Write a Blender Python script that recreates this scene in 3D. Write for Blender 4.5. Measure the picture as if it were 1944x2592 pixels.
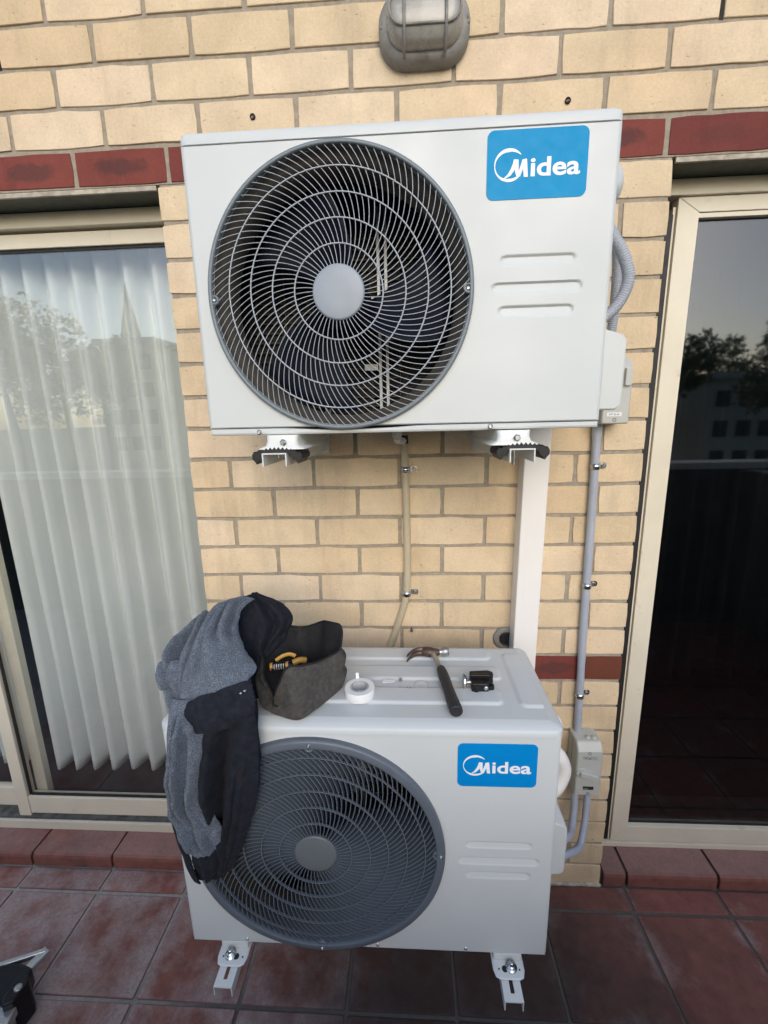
import bpy, bmesh, math, random
from mathutils import Vector, Matrix, noise
random.seed(7)
for o in list(bpy.data.objects): bpy.data.objects.remove(o)
SC = bpy.context.scene
COL = SC.collection
PI = math.pi

# ------------------------------------------------------------------ camera, sky, sun, exposure
cam_d = bpy.data.cameras.new('camera'); cam = bpy.data.objects.new('camera', cam_d); COL.objects.link(cam)
cam_d.sensor_fit = 'VERTICAL'; cam_d.sensor_height = 24.0; cam_d.lens = 10.168
cam_d.clip_start = 0.01; cam_d.clip_end = 3000
ROT = Matrix(((0.998402, 0.01121, 0.055382), (0.051728, 0.213082, -0.975664), (-0.022738, 0.97697, 0.212162)))
cam.matrix_world = Matrix.Translation((0.61827, -1.20522, 1.56688)) @ ROT.to_4x4()
SC.camera = cam
SC.render.resolution_x, SC.render.resolution_y = 768, 1024

SUN_EL, SUN_AZ = 26.0, 8.0        # azimuth measured from -Y (out from the wall) towards +X
world = bpy.data.worlds.new('World'); SC.world = world; world.use_nodes = True
wn = world.node_tree; wn.nodes.clear()
sky = wn.nodes.new('ShaderNodeTexSky'); sky.sky_type = 'NISHITA'; sky.sun_disc = False
sky.sun_elevation = math.radians(SUN_EL); sky.sun_rotation = math.radians(180 - SUN_AZ)
sky.air_density = 1.0; sky.dust_density = 1.5; sky.ozone_density = 1.0; sky.altitude = 50
bg = wn.nodes.new('ShaderNodeBackground'); bg.inputs['Strength'].default_value = 0.14
wo = wn.nodes.new('ShaderNodeOutputWorld')
wn.links.new(sky.outputs[0], bg.inputs[0]); wn.links.new(bg.outputs[0], wo.inputs[0])
sd = bpy.data.lights.new('sun', 'SUN'); sd.energy = 0.42; sd.angle = math.radians(38); sd.color = (1.0, 0.99, 0.965)
sun = bpy.data.objects.new('sun', sd); COL.objects.link(sun)
az = math.radians(SUN_AZ); el = math.radians(SUN_EL)
sun.rotation_euler = Vector((math.sin(az) * math.cos(el), -math.cos(az) * math.cos(el), math.sin(el))).to_track_quat('Z', 'Y').to_euler()
vs = SC.view_settings
vs.view_transform = 'Standard'; vs.look = 'None'; vs.gamma = 1.0; vs.use_curve_mapping = False
vs.exposure = 0.86

# ------------------------------------------------------------------ materials
def lin(r, g, b):
    f = lambda c: (c / 12.92) if c <= 0.04045 else ((c + 0.055) / 1.055) ** 2.4
    return (f(r / 255), f(g / 255), f(b / 255))
MATS = {}
class NT:
    """tiny helper round a material node tree"""
    def __init__(s, name):
        s.m = bpy.data.materials.new(name); s.m.use_nodes = True
        s.t = s.m.node_tree; s.b = s.t.nodes['Principled BSDF']; s.out = s.t.nodes['Material Output']
        MATS[name] = s.m
    def n(s, kind, **kw):
        nd = s.t.nodes.new('ShaderNode' + kind)
        for k, v in kw.items():
            if k.startswith('i_'): nd.inputs[k[2:].replace('_', ' ')].default_value = v
            else: setattr(nd, k, v)
        return nd
    def l(s, a, b): s.t.links.new(a, b)
    def coord(s, kind='Object', scale=None):
        tc = s.n('TexCoord')
        if not scale: return tc.outputs[kind]
        mp = s.n('Mapping'); mp.inputs['Scale'].default_value = scale; s.l(tc.outputs[kind], mp.inputs[0]); return mp.outputs[0]
    def pos(s, scale=None):
        g = s.n('NewGeometry')
        if not scale: return g.outputs['Position']
        mp = s.n('Mapping'); mp.inputs['Scale'].default_value = scale; s.l(g.outputs['Position'], mp.inputs[0]); return mp.outputs[0]
    def noise(s, vec, scale, detail=4, rough=0.55):
        nd = s.n('TexNoise'); nd.inputs['Scale'].default_value = scale; nd.inputs['Detail'].default_value = detail; nd.inputs['Roughness'].default_value = rough
        s.l(vec, nd.inputs['Vector']); return nd.outputs[0]
    def ramp(s, fac, stops):
        r = s.n('ValToRGB'); e = r.color_ramp.elements
        while len(e) < len(stops): e.new(0.5)
        for q, (p, c) in zip(e, stops):
            q.position = p; q.color = (c, c, c, 1) if isinstance(c, (int, float)) else (*c, 1)
        s.l(fac, r.inputs[0]); return r.outputs[0]
    def mix(s, fac, a, b, mode='MIX'):
        m = s.n('Mix', data_type='RGBA', blend_type=mode)
        if isinstance(fac, (int, float)): m.inputs[0].default_value = fac
        else: s.l(fac, m.inputs[0])
        for i, v in ((6, a), (7, b)):
            if isinstance(v, tuple): m.inputs[i].default_value = (*v, 1) if len(v) == 3 else v
            else: s.l(v, m.inputs[i])
        return m.outputs[2]
    def math(s, op, a, b=0.5):
        m = s.n('Math', operation=op)
        for i, v in ((0, a), (1, b)):
            if isinstance(v, (int, float)): m.inputs[i].default_value = v
            else: s.l(v, m.inputs[i])
        return m.outputs[0]
    def bump(s, h, strength=0.3, dist=0.002):
        b = s.n('Bump'); b.inputs['Strength'].default_value = strength; b.inputs['Distance'].default_value = dist
        s.l(h, b.inputs['Height']); s.l(b.outputs[0], s.b.inputs['Normal'])
    def rand(s):
        return s.n('ObjectInfo').outputs['Random']
def M(name, col, rough=0.5, metal=0.0, var=0.08, vs_=30.0, bump=0.0, bs=200.0, coat=0.0, spec=0.5, sheen=0.0, dirt=None):
    t = NT(name); b = t.b
    v = t.pos()
    nz = t.noise(v, vs_, 5)
    lo = tuple(c * (1 - var) for c in col); hi = tuple(min(1, c * (1 + var)) for c in col)
    c = t.ramp(nz, [(0.3, lo), (0.7, hi)])
    if dirt:
        d = t.ramp(t.noise(v, dirt[1], 6, 0.65), [(dirt[2], 0.0), (dirt[2] + 0.2, dirt[3])])
        c = t.mix(d, c, dirt[0])
    t.l(c, b.inputs['Base Color'])
    r = t.ramp(t.noise(v, vs_ * 2.3, 4), [(0.3, max(0.02, rough * 0.85)), (0.7, min(1, rough * 1.15))])
    t.l(r, b.inputs['Roughness'])
    b.inputs['Metallic'].default_value = metal; b.inputs['Coat Weight'].default_value = coat
    b.inputs['Specular IOR Level'].default_value = spec; b.inputs['Coat Roughness'].default_value = 0.12
    if sheen: b.inputs['Sheen Weight'].default_value = sheen; b.inputs['Sheen Roughness'].default_value = 0.5
    if bump: t.bump(t.noise(v, bs, 4), bump, 0.0015)
    return t.m

def brick_mat(name, c1, c2, c3, blotch=None):
    t = NT(name)
    rnd = t.rand(); oc = t.coord('Object'); v = t.pos()
    base = t.ramp(rnd, [(0.0, c1), (0.5, c2), (1.0, c3)])
    big = t.ramp(t.noise(v, 9, 4), [(0.3, 0.84), (0.7, 1.06)])
    base = t.mix(1.0, base, big, 'MULTIPLY')
    gr_ = t.ramp(t.noise(t.pos((5.0, 5.0, 0.9)), 2.2, 6, 0.7), [(0.52, 1.0), (0.72, 0.80)])      # rain and dust runs
    base = t.mix(1.0, base, gr_, 'MULTIPLY')
    fine = t.ramp(t.noise(v, 160, 5, 0.7), [(0.25, 0.88), (0.7, 1.05)])
    base = t.mix(1.0, base, fine, 'MULTIPLY')
    if blotch:                                   # kiln-burnt dark heart of the face
        mp = t.n('Mapping'); mp.inputs['Scale'].default_value = (7.2, 0.0, 23.0); t.l(oc, mp.inputs[0])
        wob = t.noise(v, 26, 5, 0.7); ln = t.n('VectorMath', operation='LENGTH'); t.l(mp.outputs[0], ln.inputs[0])
        d = t.math('ADD', ln.outputs['Value'], t.math('MULTIPLY', wob, 0.9))
        f = t.ramp(d, [(0.78, 0.9), (1.45, 0.0)])
        st = t.ramp(t.n('ObjectInfo').outputs['Random'], [(0.0, 0.15), (0.45, 0.9), (0.8, 0.45), (1.0, 0.75)])
        base = t.mix(t.math('MULTIPLY', f, st), base, blotch)
    # creases and fire flecks, long in x or z
    mus = t.n('TexNoise'); mus.inputs['Scale'].default_value = 1.0; mus.inputs['Detail'].default_value = 2
    mp2 = t.n('Mapping'); mp2.inputs['Scale'].default_value = (70, 70, 130); mp2.inputs['Rotation'].default_value = (0, 0.5, 0)
    t.l(v, mp2.inputs[0]); t.l(mp2.outputs[0], mus.inputs['Vector'])
    fl = t.ramp(mus.outputs[0], [(0.64, 0.0), (0.72, 0.5)])
    fl2 = t.ramp(t.noise(v, 17, 3), [(0.48, 0.0), (0.6, 1.0)])
    pk = t.ramp(t.noise(v, 3.1, 3), [(0.45, 0.0), (0.7, 0.35)]); base = t.mix(pk, base, t.mix(1.0, base, (1.0, 0.88, 0.80), 'MULTIPLY'))
    base = t.mix(t.math('MULTIPLY', fl, fl2), base, (0.16, 0.10, 0.05))
    t.l(base, t.b.inputs['Base Color']); t.b.inputs['Roughness'].default_value = 0.85
    t.b.inputs['Specular IOR Level'].default_value = 0.25
    h = t.math('ADD', t.math('MULTIPLY', t.noise(v, 120, 6, 0.7), 0.7), t.math('MULTIPLY', mus.outputs[0], -0.5))
    t.bump(h, 0.5, 0.0025)
    return t.m
brick_mat('cream_brick', (0.67, 0.52, 0.335), (0.73, 0.58, 0.39), (0.77, 0.62, 0.445))
brick_mat('red_brick', (0.17, 0.045, 0.038), (0.21, 0.053, 0.043), (0.235, 0.07, 0.055), blotch=(0.055, 0.035, 0.035))
brick_mat('brown_brick', (0.16, 0.045, 0.028), (0.15, 0.05, 0.03), (0.13, 0.055, 0.04))

def mortar_mat():
    t = NT('mortar'); v = t.pos()
    c = t.ramp(t.noise(v, 60, 6, 0.7), [(0.3, (0.28, 0.24, 0.185)), (0.7, (0.42, 0.365, 0.29))])
    t.l(c, t.b.inputs['Base Color']); t.b.inputs['Roughness'].default_value = 0.95
    t.bump(t.noise(v, 260, 6, 0.7), 0.8, 0.003)
mortar_mat()
def tile_mat(name, white):
    t = NT(name); v = t.pos(); oc = t.coord('Object'); rnd = t.rand()
    base = t.ramp(rnd, [(0.0, (0.215, 0.083, 0.064)), (0.5, (0.245, 0.090, 0.068)), (1.0, (0.19, 0.080, 0.064))])
    mot = t.ramp(t.noise(v, 22, 6, 0.65), [(0.25, 0.72), (0.75, 1.22)])
    base = t.mix(1.0, base, mot, 'MULTIPLY')
    # dust and lime bloom: heavier near tile edges and towards the door on the left
    sx = t.n('SeparateXYZ'); t.l(v, sx.inputs[0])
    gx = t.n('MapRange'); gx.inputs['From Min'].default_value = 1.6; gx.inputs['From Max'].default_value = -0.5
    gx.inputs['To Min'].default_value = -0.10; gx.inputs['To Max'].default_value = 0.115; t.l(sx.outputs[0], gx.inputs[0])
    so = t.n('SeparateXYZ'); t.l(oc, so.inputs[0])
    ex = t.math('ABSOLUTE', t.math('MULTIPLY', so.outputs[0], 6.7)); ey = t.math('ABSOLUTE', t.math('MULTIPLY', so.outputs[1], 7.0))
    edge = t.math('POWER', t.math('MAXIMUM', ex, ey), 5.0)
    n1 = t.noise(v, 6.5, 7, 0.66)
    s = t.math('ADD', t.math('ADD', n1, gx.outputs[0]), t.math('MULTIPLY', edge, 0.15))
    f = t.ramp(s, [(0.50, 0.0), (0.70, white)])
    sc = t.ramp(t.noise(v, 110, 5, 0.75), [(0.3, 0.35), (0.7, 1.0)])
    f = t.math('MULTIPLY', f, sc)
    gn = t.n('NewGeometry'); sn = t.n('SeparateXYZ'); t.l(gn.outputs['Normal'], sn.inputs[0])
    f = t.math('MULTIPLY', f, t.math('POWER', t.math('MAXIMUM', sn.outputs[2], 0.0), 6.0))       # dust lies on what faces up
    base = t.mix(f, base, (0.42, 0.385, 0.37))
    # dark patch with a noisy edge below the lower unit, spreading to the right
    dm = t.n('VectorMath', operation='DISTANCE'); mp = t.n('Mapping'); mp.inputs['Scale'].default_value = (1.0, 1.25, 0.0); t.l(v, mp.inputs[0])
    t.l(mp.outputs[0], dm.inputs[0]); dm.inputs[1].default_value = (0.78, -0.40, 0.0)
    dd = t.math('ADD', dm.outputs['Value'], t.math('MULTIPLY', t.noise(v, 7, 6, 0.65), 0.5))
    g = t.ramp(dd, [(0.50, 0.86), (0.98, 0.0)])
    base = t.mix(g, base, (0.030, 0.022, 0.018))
    g = t.ramp(t.noise(v, 4.2, 6, 0.6), [(0.55, 0.0), (0.75, 0.5)])
    base = t.mix(g, base, (0.035, 0.028, 0.024))
    t.l(base, t.b.inputs['Base Color'])
    r = t.ramp(t.noise(v, 30, 5), [(0.3, 0.68), (0.7, 0.95)]); t.l(r, t.b.inputs['Roughness'])
    t.bump(t.noise(v, 70, 6, 0.65), 0.35, 0.003)
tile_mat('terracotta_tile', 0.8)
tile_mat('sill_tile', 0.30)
def grout_mat():
    t = NT('grout'); v = t.pos()
    c = t.ramp(t.noise(v, 40, 6, 0.7), [(0.3, (0.26, 0.24, 0.22)), (0.7, (0.42, 0.40, 0.37))])
    sx = t.n('SeparateXYZ'); t.l(v, sx.inputs[0])
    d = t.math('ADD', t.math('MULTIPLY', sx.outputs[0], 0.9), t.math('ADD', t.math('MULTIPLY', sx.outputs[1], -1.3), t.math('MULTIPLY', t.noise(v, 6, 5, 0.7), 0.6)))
    c = t.mix(t.ramp(d, [(0.42, 0.0), (0.9, 0.85)]), c, (0.075, 0.064, 0.055))       # darker to the right and outwards
    t.l(c, t.b.inputs['Base Color']); t.b.inputs['Roughness'].default_value = 0.95
    t.bump(t.noise(v, 300, 5, 0.7), 0.7, 0.003)
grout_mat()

def paint_mat(name, col, rough=0.46, coat=0.06, smudge=0.035):
    t = NT(name); v = t.pos()
    c = t.ramp(t.noise(v, 7, 5), [(0.3, tuple(k * 0.96 for k in col)), (0.7, col)])
    sp = t.ramp(t.noise(v, 38, 6, 0.75), [(0.66, 0.0), (0.80, smudge)])
    c = t.mix(sp, c, (0.28, 0.27, 0.26)); t.l(c, t.b.inputs['Base Color'])
    r = t.ramp(t.noise(v, 11, 6), [(0.3, rough * 0.8), (0.7, rough * 1.25)]); t.l(r, t.b.inputs['Roughness'])
    t.b.inputs['Coat Weight'].default_value = coat; t.b.inputs['Coat Roughness'].default_value = 0.16
    t.bump(t.noise(v, 420, 3), 0.05, 0.0006)
paint_mat('white_enamel', (0.60, 0.63, 0.628))
paint_mat('lid_enamel_shaded', (0.56, 0.59, 0.595), 0.46, 0.06, 0.08)  # casing enamel darkened to stand for the dimmer light on the lid
paint_mat('bracket_white', (0.72, 0.73, 0.70), 0.4, 0.1, 0.2)
M('duct_white', (0.80, 0.775, 0.74), 0.38, var=0.03, vs_=6)
M('frame_cream', (0.70, 0.64, 0.51), 0.36, var=0.05, vs_=8, dirt=((0.25, 0.18, 0.11), 14, 0.62, 0.5))
M('track_grey', (0.26, 0.26, 0.24), 0.5, metal=0.3, var=0.2, dirt=((0.05, 0.04, 0.03), 25, 0.5, 0.7))
M('lintel_steel', (0.035, 0.045, 0.038), 0.45, var=0.3, dirt=((0.12, 0.09, 0.06), 18, 0.55, 0.6))
M('grille_grey', (0.105, 0.125, 0.150), 0.42, var=0.05)
M('ring_grey', (0.17, 0.20, 0.222), 0.4, var=0.04)
M('wire_grey', (0.38, 0.41, 0.445), 0.35, var=0.05)
M('hub_grey', (0.27, 0.31, 0.36), 0.42, var=0.03)
M('hub_grey_dark', (0.13, 0.148, 0.158), 0.45, var=0.03)
M('shroud_metal', (0.30, 0.27, 0.225), 0.34, metal=0.75, var=0.1)
M('fan_blue', (0.005, 0.007, 0.016), 0.6, var=0.1, spec=0.15)
M('galvanised', (0.42, 0.44, 0.45), 0.4, metal=0.3, var=0.1)
M('inner_dark', (0.012, 0.011, 0.010), 0.7, var=0.3)
M('coil_brown', (0.09, 0.075, 0.05), 0.5, metal=0.4, var=0.3)
M('steel', (0.55, 0.56, 0.57), 0.25, metal=1.0, var=0.1)
M('dull_steel', (0.42, 0.42, 0.41), 0.38, metal=0.9, var=0.2)
M('rust_steel', (0.10, 0.065, 0.05), 0.45, metal=0.55, var=0.4, vs_=80, dirt=((0.20, 0.19, 0.18), 60, 0.55, 0.7))
M('rubber', (0.012, 0.012, 0.013), 0.6, var=0.2)
M('grip_rubber', (0.016, 0.018, 0.022), 0.55, var=0.15, bump=0.2, bs=900)
M('badge_blue', (0.0, 0.225, 0.58), 0.5, var=0.03, spec=0.15)
M('badge_cyan', (0.0, 0.275, 0.56), 0.45, var=0.03, spec=0.15)
M('print_white', (0.82, 0.85, 0.86), 0.4, var=0.02)
M('print_grey', (0.17, 0.19, 0.18), 0.6, var=0.1)
M('print_ink', (0.03, 0.035, 0.09), 0.6, var=0.1)
M('conduit_grey', (0.37, 0.40, 0.46), 0.42, var=0.05)
M('iso_grey', (0.47, 0.48, 0.445), 0.4, var=0.04)
M('drain_beige', (0.50, 0.43, 0.30), 0.4, var=0.06, dirt=((0.3, 0.22, 0.12), 20, 0.6, 0.3))
M('lamp_body', (0.25, 0.24, 0.22), 0.6, var=0.25, vs_=50, bump=0.3, bs=200, dirt=((0.06, 0.05, 0.04), 25, 0.5, 0.7))
M('lamp_lens', (0.33, 0.32, 0.29), 0.28, var=0.12, vs_=40, coat=0.3, dirt=((0.08, 0.065, 0.045), 12, 0.5, 0.6))
M('plug_dark', (0.02, 0.016, 0.012), 0.8)
M('tape_white', (0.78, 0.79, 0.78), 0.45, var=0.03)
M('paper', (0.75, 0.77, 0.78), 0.7, var=0.05)
M('cardboard_grey', (0.42, 0.43, 0.44), 0.7, var=0.08)
M('canvas_grey', (0.070, 0.066, 0.062), 0.9, var=0.28, vs_=110, bump=0.6, bs=1400, sheen=0.04, spec=0.2)
M('bag_black', (0.006, 0.006, 0.007), 0.8)
M('tool_yellow', (0.50, 0.27, 0.05), 0.4, var=0.05)
M('tool_black', (0.006, 0.006, 0.008), 0.42, var=0.2, spec=0.35)
M('black_cloth', (0.0125, 0.0145, 0.022), 0.9, var=0.35, vs_=60, bump=0.4, bs=1500, sheen=0.02, spec=0.2)
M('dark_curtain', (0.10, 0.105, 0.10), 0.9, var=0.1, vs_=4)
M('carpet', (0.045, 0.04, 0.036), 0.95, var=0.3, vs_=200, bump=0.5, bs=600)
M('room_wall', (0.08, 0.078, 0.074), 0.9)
M('plaster', (0.55, 0.53, 0.48), 0.9, var=0.1, vs_=3)
M('stone', (0.74, 0.66, 0.52), 0.9, var=0.15, vs_=1)
M('pane_dark', (0.05, 0.055, 0.06), 0.15)
M('bark', (0.06, 0.045, 0.03), 0.9, var=0.3)
M('leaf', (0.16, 0.18, 0.10), 0.7, var=0.4, vs_=0.6)
M('grass_ground', (0.06, 0.075, 0.035), 0.95, var=0.4, vs_=0.2)
M('concrete', (0.10, 0.095, 0.09), 0.9, var=0.2, vs_=6, bump=0.4, bs=120)
M('alu', (0.50, 0.51, 0.52), 0.33, metal=0.85, var=0.12, vs_=80)
M('moss_grey', (0.42, 0.37, 0.30), 0.95, var=0.3, vs_=60, bump=0.8, bs=200)
def fleece():
    t = NT('fleece'); v = t.pos()
    a = t.noise(v, 520, 4, 0.8); bnz = t.noise(v, 60, 3)
    c = t.ramp(a, [(0.36, (0.040, 0.054, 0.078)), (0.5, (0.125, 0.155, 0.200)), (0.66, (0.30, 0.345, 0.41))])
    c = t.mix(1.0, c, t.ramp(bnz, [(0.3, 0.8), (0.7, 1.1)]), 'MULTIPLY')
    t.l(c, t.b.inputs['Base Color']); t.b.inputs['Roughness'].default_value = 0.95
    t.b.inputs['Sheen Weight'].default_value = 0.12; t.b.inputs['Sheen Roughness'].default_value = 0.6
    t.b.inputs['Specular IOR Level'].default_value = 0.1
    t.bump(t.math('ADD', a, t.math('MULTIPLY', bnz, 0.6)), 0.9, 0.004)
fleece()
def curtain_mat():
    t = NT('curtain_cloth'); v = t.pos()
    c = t.ramp(t.noise(v, 3, 4), [(0.3, (0.67, 0.695, 0.68)), (0.7, (0.73, 0.75, 0.735))])
    t.l(c, t.b.inputs['Base Color']); t.b.inputs['Roughness'].default_value = 0.9
    t.b.inputs['Specular IOR Level'].default_value = 0.1
    t.bump(t.noise(t.pos((1, 1, 0.15)), 900, 2), 0.2, 0.0008)
curtain_mat()
def glass_mat(name, tint, ior, rough):
    t = NT(name); t.t.nodes.remove(t.b)
    ge = t.n('NewGeometry'); dt = t.n('VectorMath', operation='DOT_PRODUCT'); t.l(ge.outputs['Incoming'], dt.inputs[0]); t.l(ge.outputs['Normal'], dt.inputs[1])
    sch = t.math('POWER', t.math('SUBTRACT', 1.0, t.math('ABSOLUTE', dt.outputs['Value'])), 5.0)
    fac = t.math('ADD', ior, t.math('MULTIPLY', sch, 1.0 - ior))          # Schlick, same from both sides of the pane
    tr = t.n('BsdfTransparent'); tr.inputs[0].default_value = (*tint, 1)
    gl = t.n('BsdfGlossy'); gl.inputs['Roughness'].default_value = rough
    v = t.pos(); bp_ = t.n('Bump'); bp_.inputs['Strength'].default_value = 0.02; bp_.inputs['Distance'].default_value = 0.01
    t.l(t.noise(v, 3.0, 2), bp_.inputs['Height']); t.l(bp_.outputs[0], gl.inputs['Normal'])
    mx = t.n('MixShader'); t.l(fac, mx.inputs[0]); t.l(tr.outputs[0], mx.inputs[1]); t.l(gl.outputs[0], mx.inputs[2])
    t.l(mx.outputs[0], t.out.inputs['Surface'])
glass_mat('door_glass', (0.97, 0.98, 0.975), 0.105, 0.008)
glass_mat('tinted_glass', (0.42, 0.44, 0.45), 0.11, 0.028)

# ------------------------------------------------------------------ mesh helpers (all in world metres)
def link(o): COL.objects.link(o); return o
def props(o, label=None, cat=None, group=None, kind=None):
    if label: o['label'] = label
    if cat: o['category'] = cat
    if group: o['group'] = group
    if kind: o['kind'] = kind
    return o
def wloc(o):
    l = Vector((0, 0, 0))
    while o: l += o.location; o = o.parent
    return l
def thing(name, loc, label, cat, group=None, kind=None):
    o = bpy.data.objects.new(name, None); o.location = loc; o.empty_display_size = 0.05; link(o)
    return props(o, label, cat, group, kind)
class MB:
    def __init__(s): s.v = []; s.f = []; s.sm = []
    def add(s, vs, fs, smooth=False):
        n = len(s.v); s.v += [tuple(p) for p in vs]; s.f += [tuple(i + n for i in f) for f in fs]; s.sm += [smooth] * len(fs); return s
    def box(s, x0, x1, y0, y1, z0, z1):
        return s.add([(x0, y0, z0), (x1, y0, z0), (x1, y1, z0), (x0, y1, z0), (x0, y0, z1), (x1, y0, z1), (x1, y1, z1), (x0, y1, z1)],
                     [(0, 3, 2, 1), (4, 5, 6, 7), (0, 1, 5, 4), (1, 2, 6, 5), (2, 3, 7, 6), (3, 0, 4, 7)])
    def bbox(s, x0, x1, y0, y1, z0, z1, r=0.002):
        """box with chamfered edges"""
        bm = bmesh.new(); bmesh.ops.create_cube(bm, size=1.0)
        for v in bm.verts: v.co = Vector(((x0 + x1) / 2 + v.co.x * (x1 - x0), (y0 + y1) / 2 + v.co.y * (y1 - y0), (z0 + z1) / 2 + v.co.z * (z1 - z0)))
        bmesh.ops.bevel(bm, geom=list(bm.edges), offset=r, segments=2, affect='EDGES', profile=0.6)
        bm.verts.index_update()
        s.add([v.co[:] for v in bm.verts], [[v.index for v in f.verts] for f in bm.faces]); bm.free(); return s
    def loft(s, loops, closed=True, cap0=False, cap1=False, smooth=True):
        n = len(loops[0]); vs = [p for L in loops for p in L]; fs = []
        for i in range(len(loops) - 1):
            for j in range(n if closed else n - 1):
                k = (j + 1) % n
                fs.append((i * n + j, i * n + k, (i + 1) * n + k, (i + 1) * n + j))
        s.add(vs, fs, smooth)
        if cap0: s.add(loops[0], [tuple(reversed(range(n)))])
        if cap1: s.add(loops[-1], [tuple(range(n))])
        return s
    def tube(s, pts, rad, n=12, cap=True, smooth=True, flat=None):
        pts = [Vector(p) for p in pts]; loops = []
        up = None
        for i, p in enumerate(pts):
            d = (pts[min(i + 1, len(pts) - 1)] - pts[max(i - 1, 0)]).normalized()
            if up is None: up = Vector((0, -1, 0)) if abs(d.y) < 0.9 else Vector((0, 0, 1))
            a = d.cross(up).normalized(); b = a.cross(d).normalized(); up = b
            r = rad[i] if isinstance(rad, (list, tuple)) else rad
            fb = flat if flat else 1.0
            loops.append([tuple(p + a * (r * math.cos(2 * PI * k / n)) + b * (r * fb * math.sin(2 * PI * k / n))) for k in range(n)])
        return s.loft(loops, True, cap, cap, smooth)
    def lathe(s, c, axis, prof, n=32, smooth=True, cap0=False, cap1=False):
        """prof: (radius, distance along axis)"""
        c = Vector(c); ax = Vector(axis).normalized(); a = ax.orthogonal().normalized(); b = ax.cross(a)
        loops = [[tuple(c + ax * h + (a * math.cos(2 * PI * k / n) + b * math.sin(2 * PI * k / n)) * r) for k in range(n)] for r, h in prof]
        return s.loft(loops, True, cap0, cap1, smooth)
    def sphere(s, c, r, n=12, m=8):
        pr = [(r * math.sin(PI * i / m) + 1e-5, -r * math.cos(PI * i / m)) for i in range(m + 1)]
        return s.lathe(c, (0, 0, 1), pr, n)
    def prism(s, poly, y0, y1, axis='y', smooth=False):
        """extrude a polygon given in (x,z) along y (or (x,y) along z)"""
        n = len(poly)
        if axis == 'y': A = [(x, y0, z) for x, z in poly]; B = [(x, y1, z) for x, z in poly]
        else: A = [(x, y, y0) for x, y in poly]; B = [(x, y, y1) for x, y in poly]
        s.add(A + B, [tuple(range(n)), tuple(range(2 * n - 1, n - 1, -1))] + [(i, i + n, (i + 1) % n + n, (i + 1) % n) for i in range(n)], smooth); return s
    def mesh(s, off=(0, 0, 0), name='m'):
        me = bpy.data.meshes.new(name); o = Vector(off)
        me.from_pydata([tuple(Vector(p) - o) for p in s.v], [], s.f)
        me.polygons.foreach_set('use_smooth', s.sm); me.update()
        bm = bmesh.new(); bm.from_mesh(me); bmesh.ops.recalc_face_normals(bm, faces=bm.faces); bm.to_mesh(me); bm.free()
        return me
    def build(s, name, mat, parent=None, kind=None, sharp=None, loc=None):
        off = wloc(parent) if parent else Vector(loc or (0, 0, 0))
        me = s.mesh(off, name); me.materials.append(MATS[mat])
        o = bpy.data.objects.new(name, me); link(o)
        if parent: o.parent = parent
        else: o.location = off
        if kind: o['kind'] = kind
        if sharp: me.set_sharp_from_angle(angle=math.radians(sharp))
        return o
def rrect(x0, x1, z0, z1, r, m=6, y=0.0, side=10):
    """rounded rectangle loop in (x,y,z) with the same number of points whatever r is"""
    pts = []
    for (cx, cz, a0), (ex, ez) in (((x1 - r, z0 + r, -PI / 2), (0, 1)), ((x1 - r, z1 - r, 0), (-1, 0)),
                                   ((x0 + r, z1 - r, PI / 2), (0, -1)), ((x0 + r, z0 + r, PI), (1, 0))):
        arc = [(cx + r * math.cos(a0 + PI / 2 * k / m), cz + r * math.sin(a0 + PI / 2 * k / m)) for k in range(m + 1)]
        pts += arc
        L = ((z1 - z0) if ex == 0 else (x1 - x0)) - 2 * r
        for k in range(1, side): pts.append((arc[-1][0] + ex * L * k / side, arc[-1][1] + ez * L * k / side))
    return [(x, y, z) for x, z in pts]
def crom(pts, n, closed=False):
    """Catmull-Rom resample"""
    P = [Vector(p) for p in pts]; out = []; m = len(P)
    seg = m if closed else m - 1
    for i in range(seg):
        g = lambda k: P[k % m] if closed else P[max(0, min(m - 1, k))]
        a, b, c, d = g(i - 1), g(i), g(i + 1), g(i + 2)
        for k in range(n):
            t = k / n
            out.append(0.5 * ((2 * b) + (c - a) * t + (2 * a - 5 * b + 4 * c - d) * t * t + (3 * b - a - 3 * c + d) * t ** 3))
    if not closed: out.append(P[-1])
    return out
def nz(p, s=1.0): return noise.noise(Vector(p) * s)
def text_mesh(txt, size, bold=0.0):
    cu = bpy.data.curves.new('t', 'FONT'); cu.body = txt; cu.size = size; cu.offset = bold; cu.resolution_u = 4
    to = bpy.data.objects.new('t', cu); link(to)
    dg = bpy.context.evaluated_depsgraph_get(); dg.update()
    me = bpy.data.meshes.new_from_object(to.evaluated_get(dg))
    vs_ = [v.co.copy() for v in me.vertices]; fs = [tuple(p.vertices) for p in me.polygons]
    bpy.data.objects.remove(to); bpy.data.curves.remove(cu); bpy.data.meshes.remove(me)
    return vs_, fs
def text_xz(mb, txt, x0, x1, z0, z1, y, bold=0.0, flip=False):
    """flat lettering facing -y, fitted into the given box"""
    vs_, fs = text_mesh(txt, 1.0, bold)
    ax, bx_ = min(v.x for v in vs_), max(v.x for v in vs_); az_, bz = min(v.y for v in vs_), max(v.y for v in vs_)
    q = []
    for v in vs_:
        u = (v.x - ax) / (bx_ - ax); w = (v.y - az_) / (bz - az_)
        if flip: u, w = 1 - u, 1 - w
        q.append((x0 + (x1 - x0) * u, y, z0 + (z1 - z0) * w))
    mb.add(q, fs)

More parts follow.
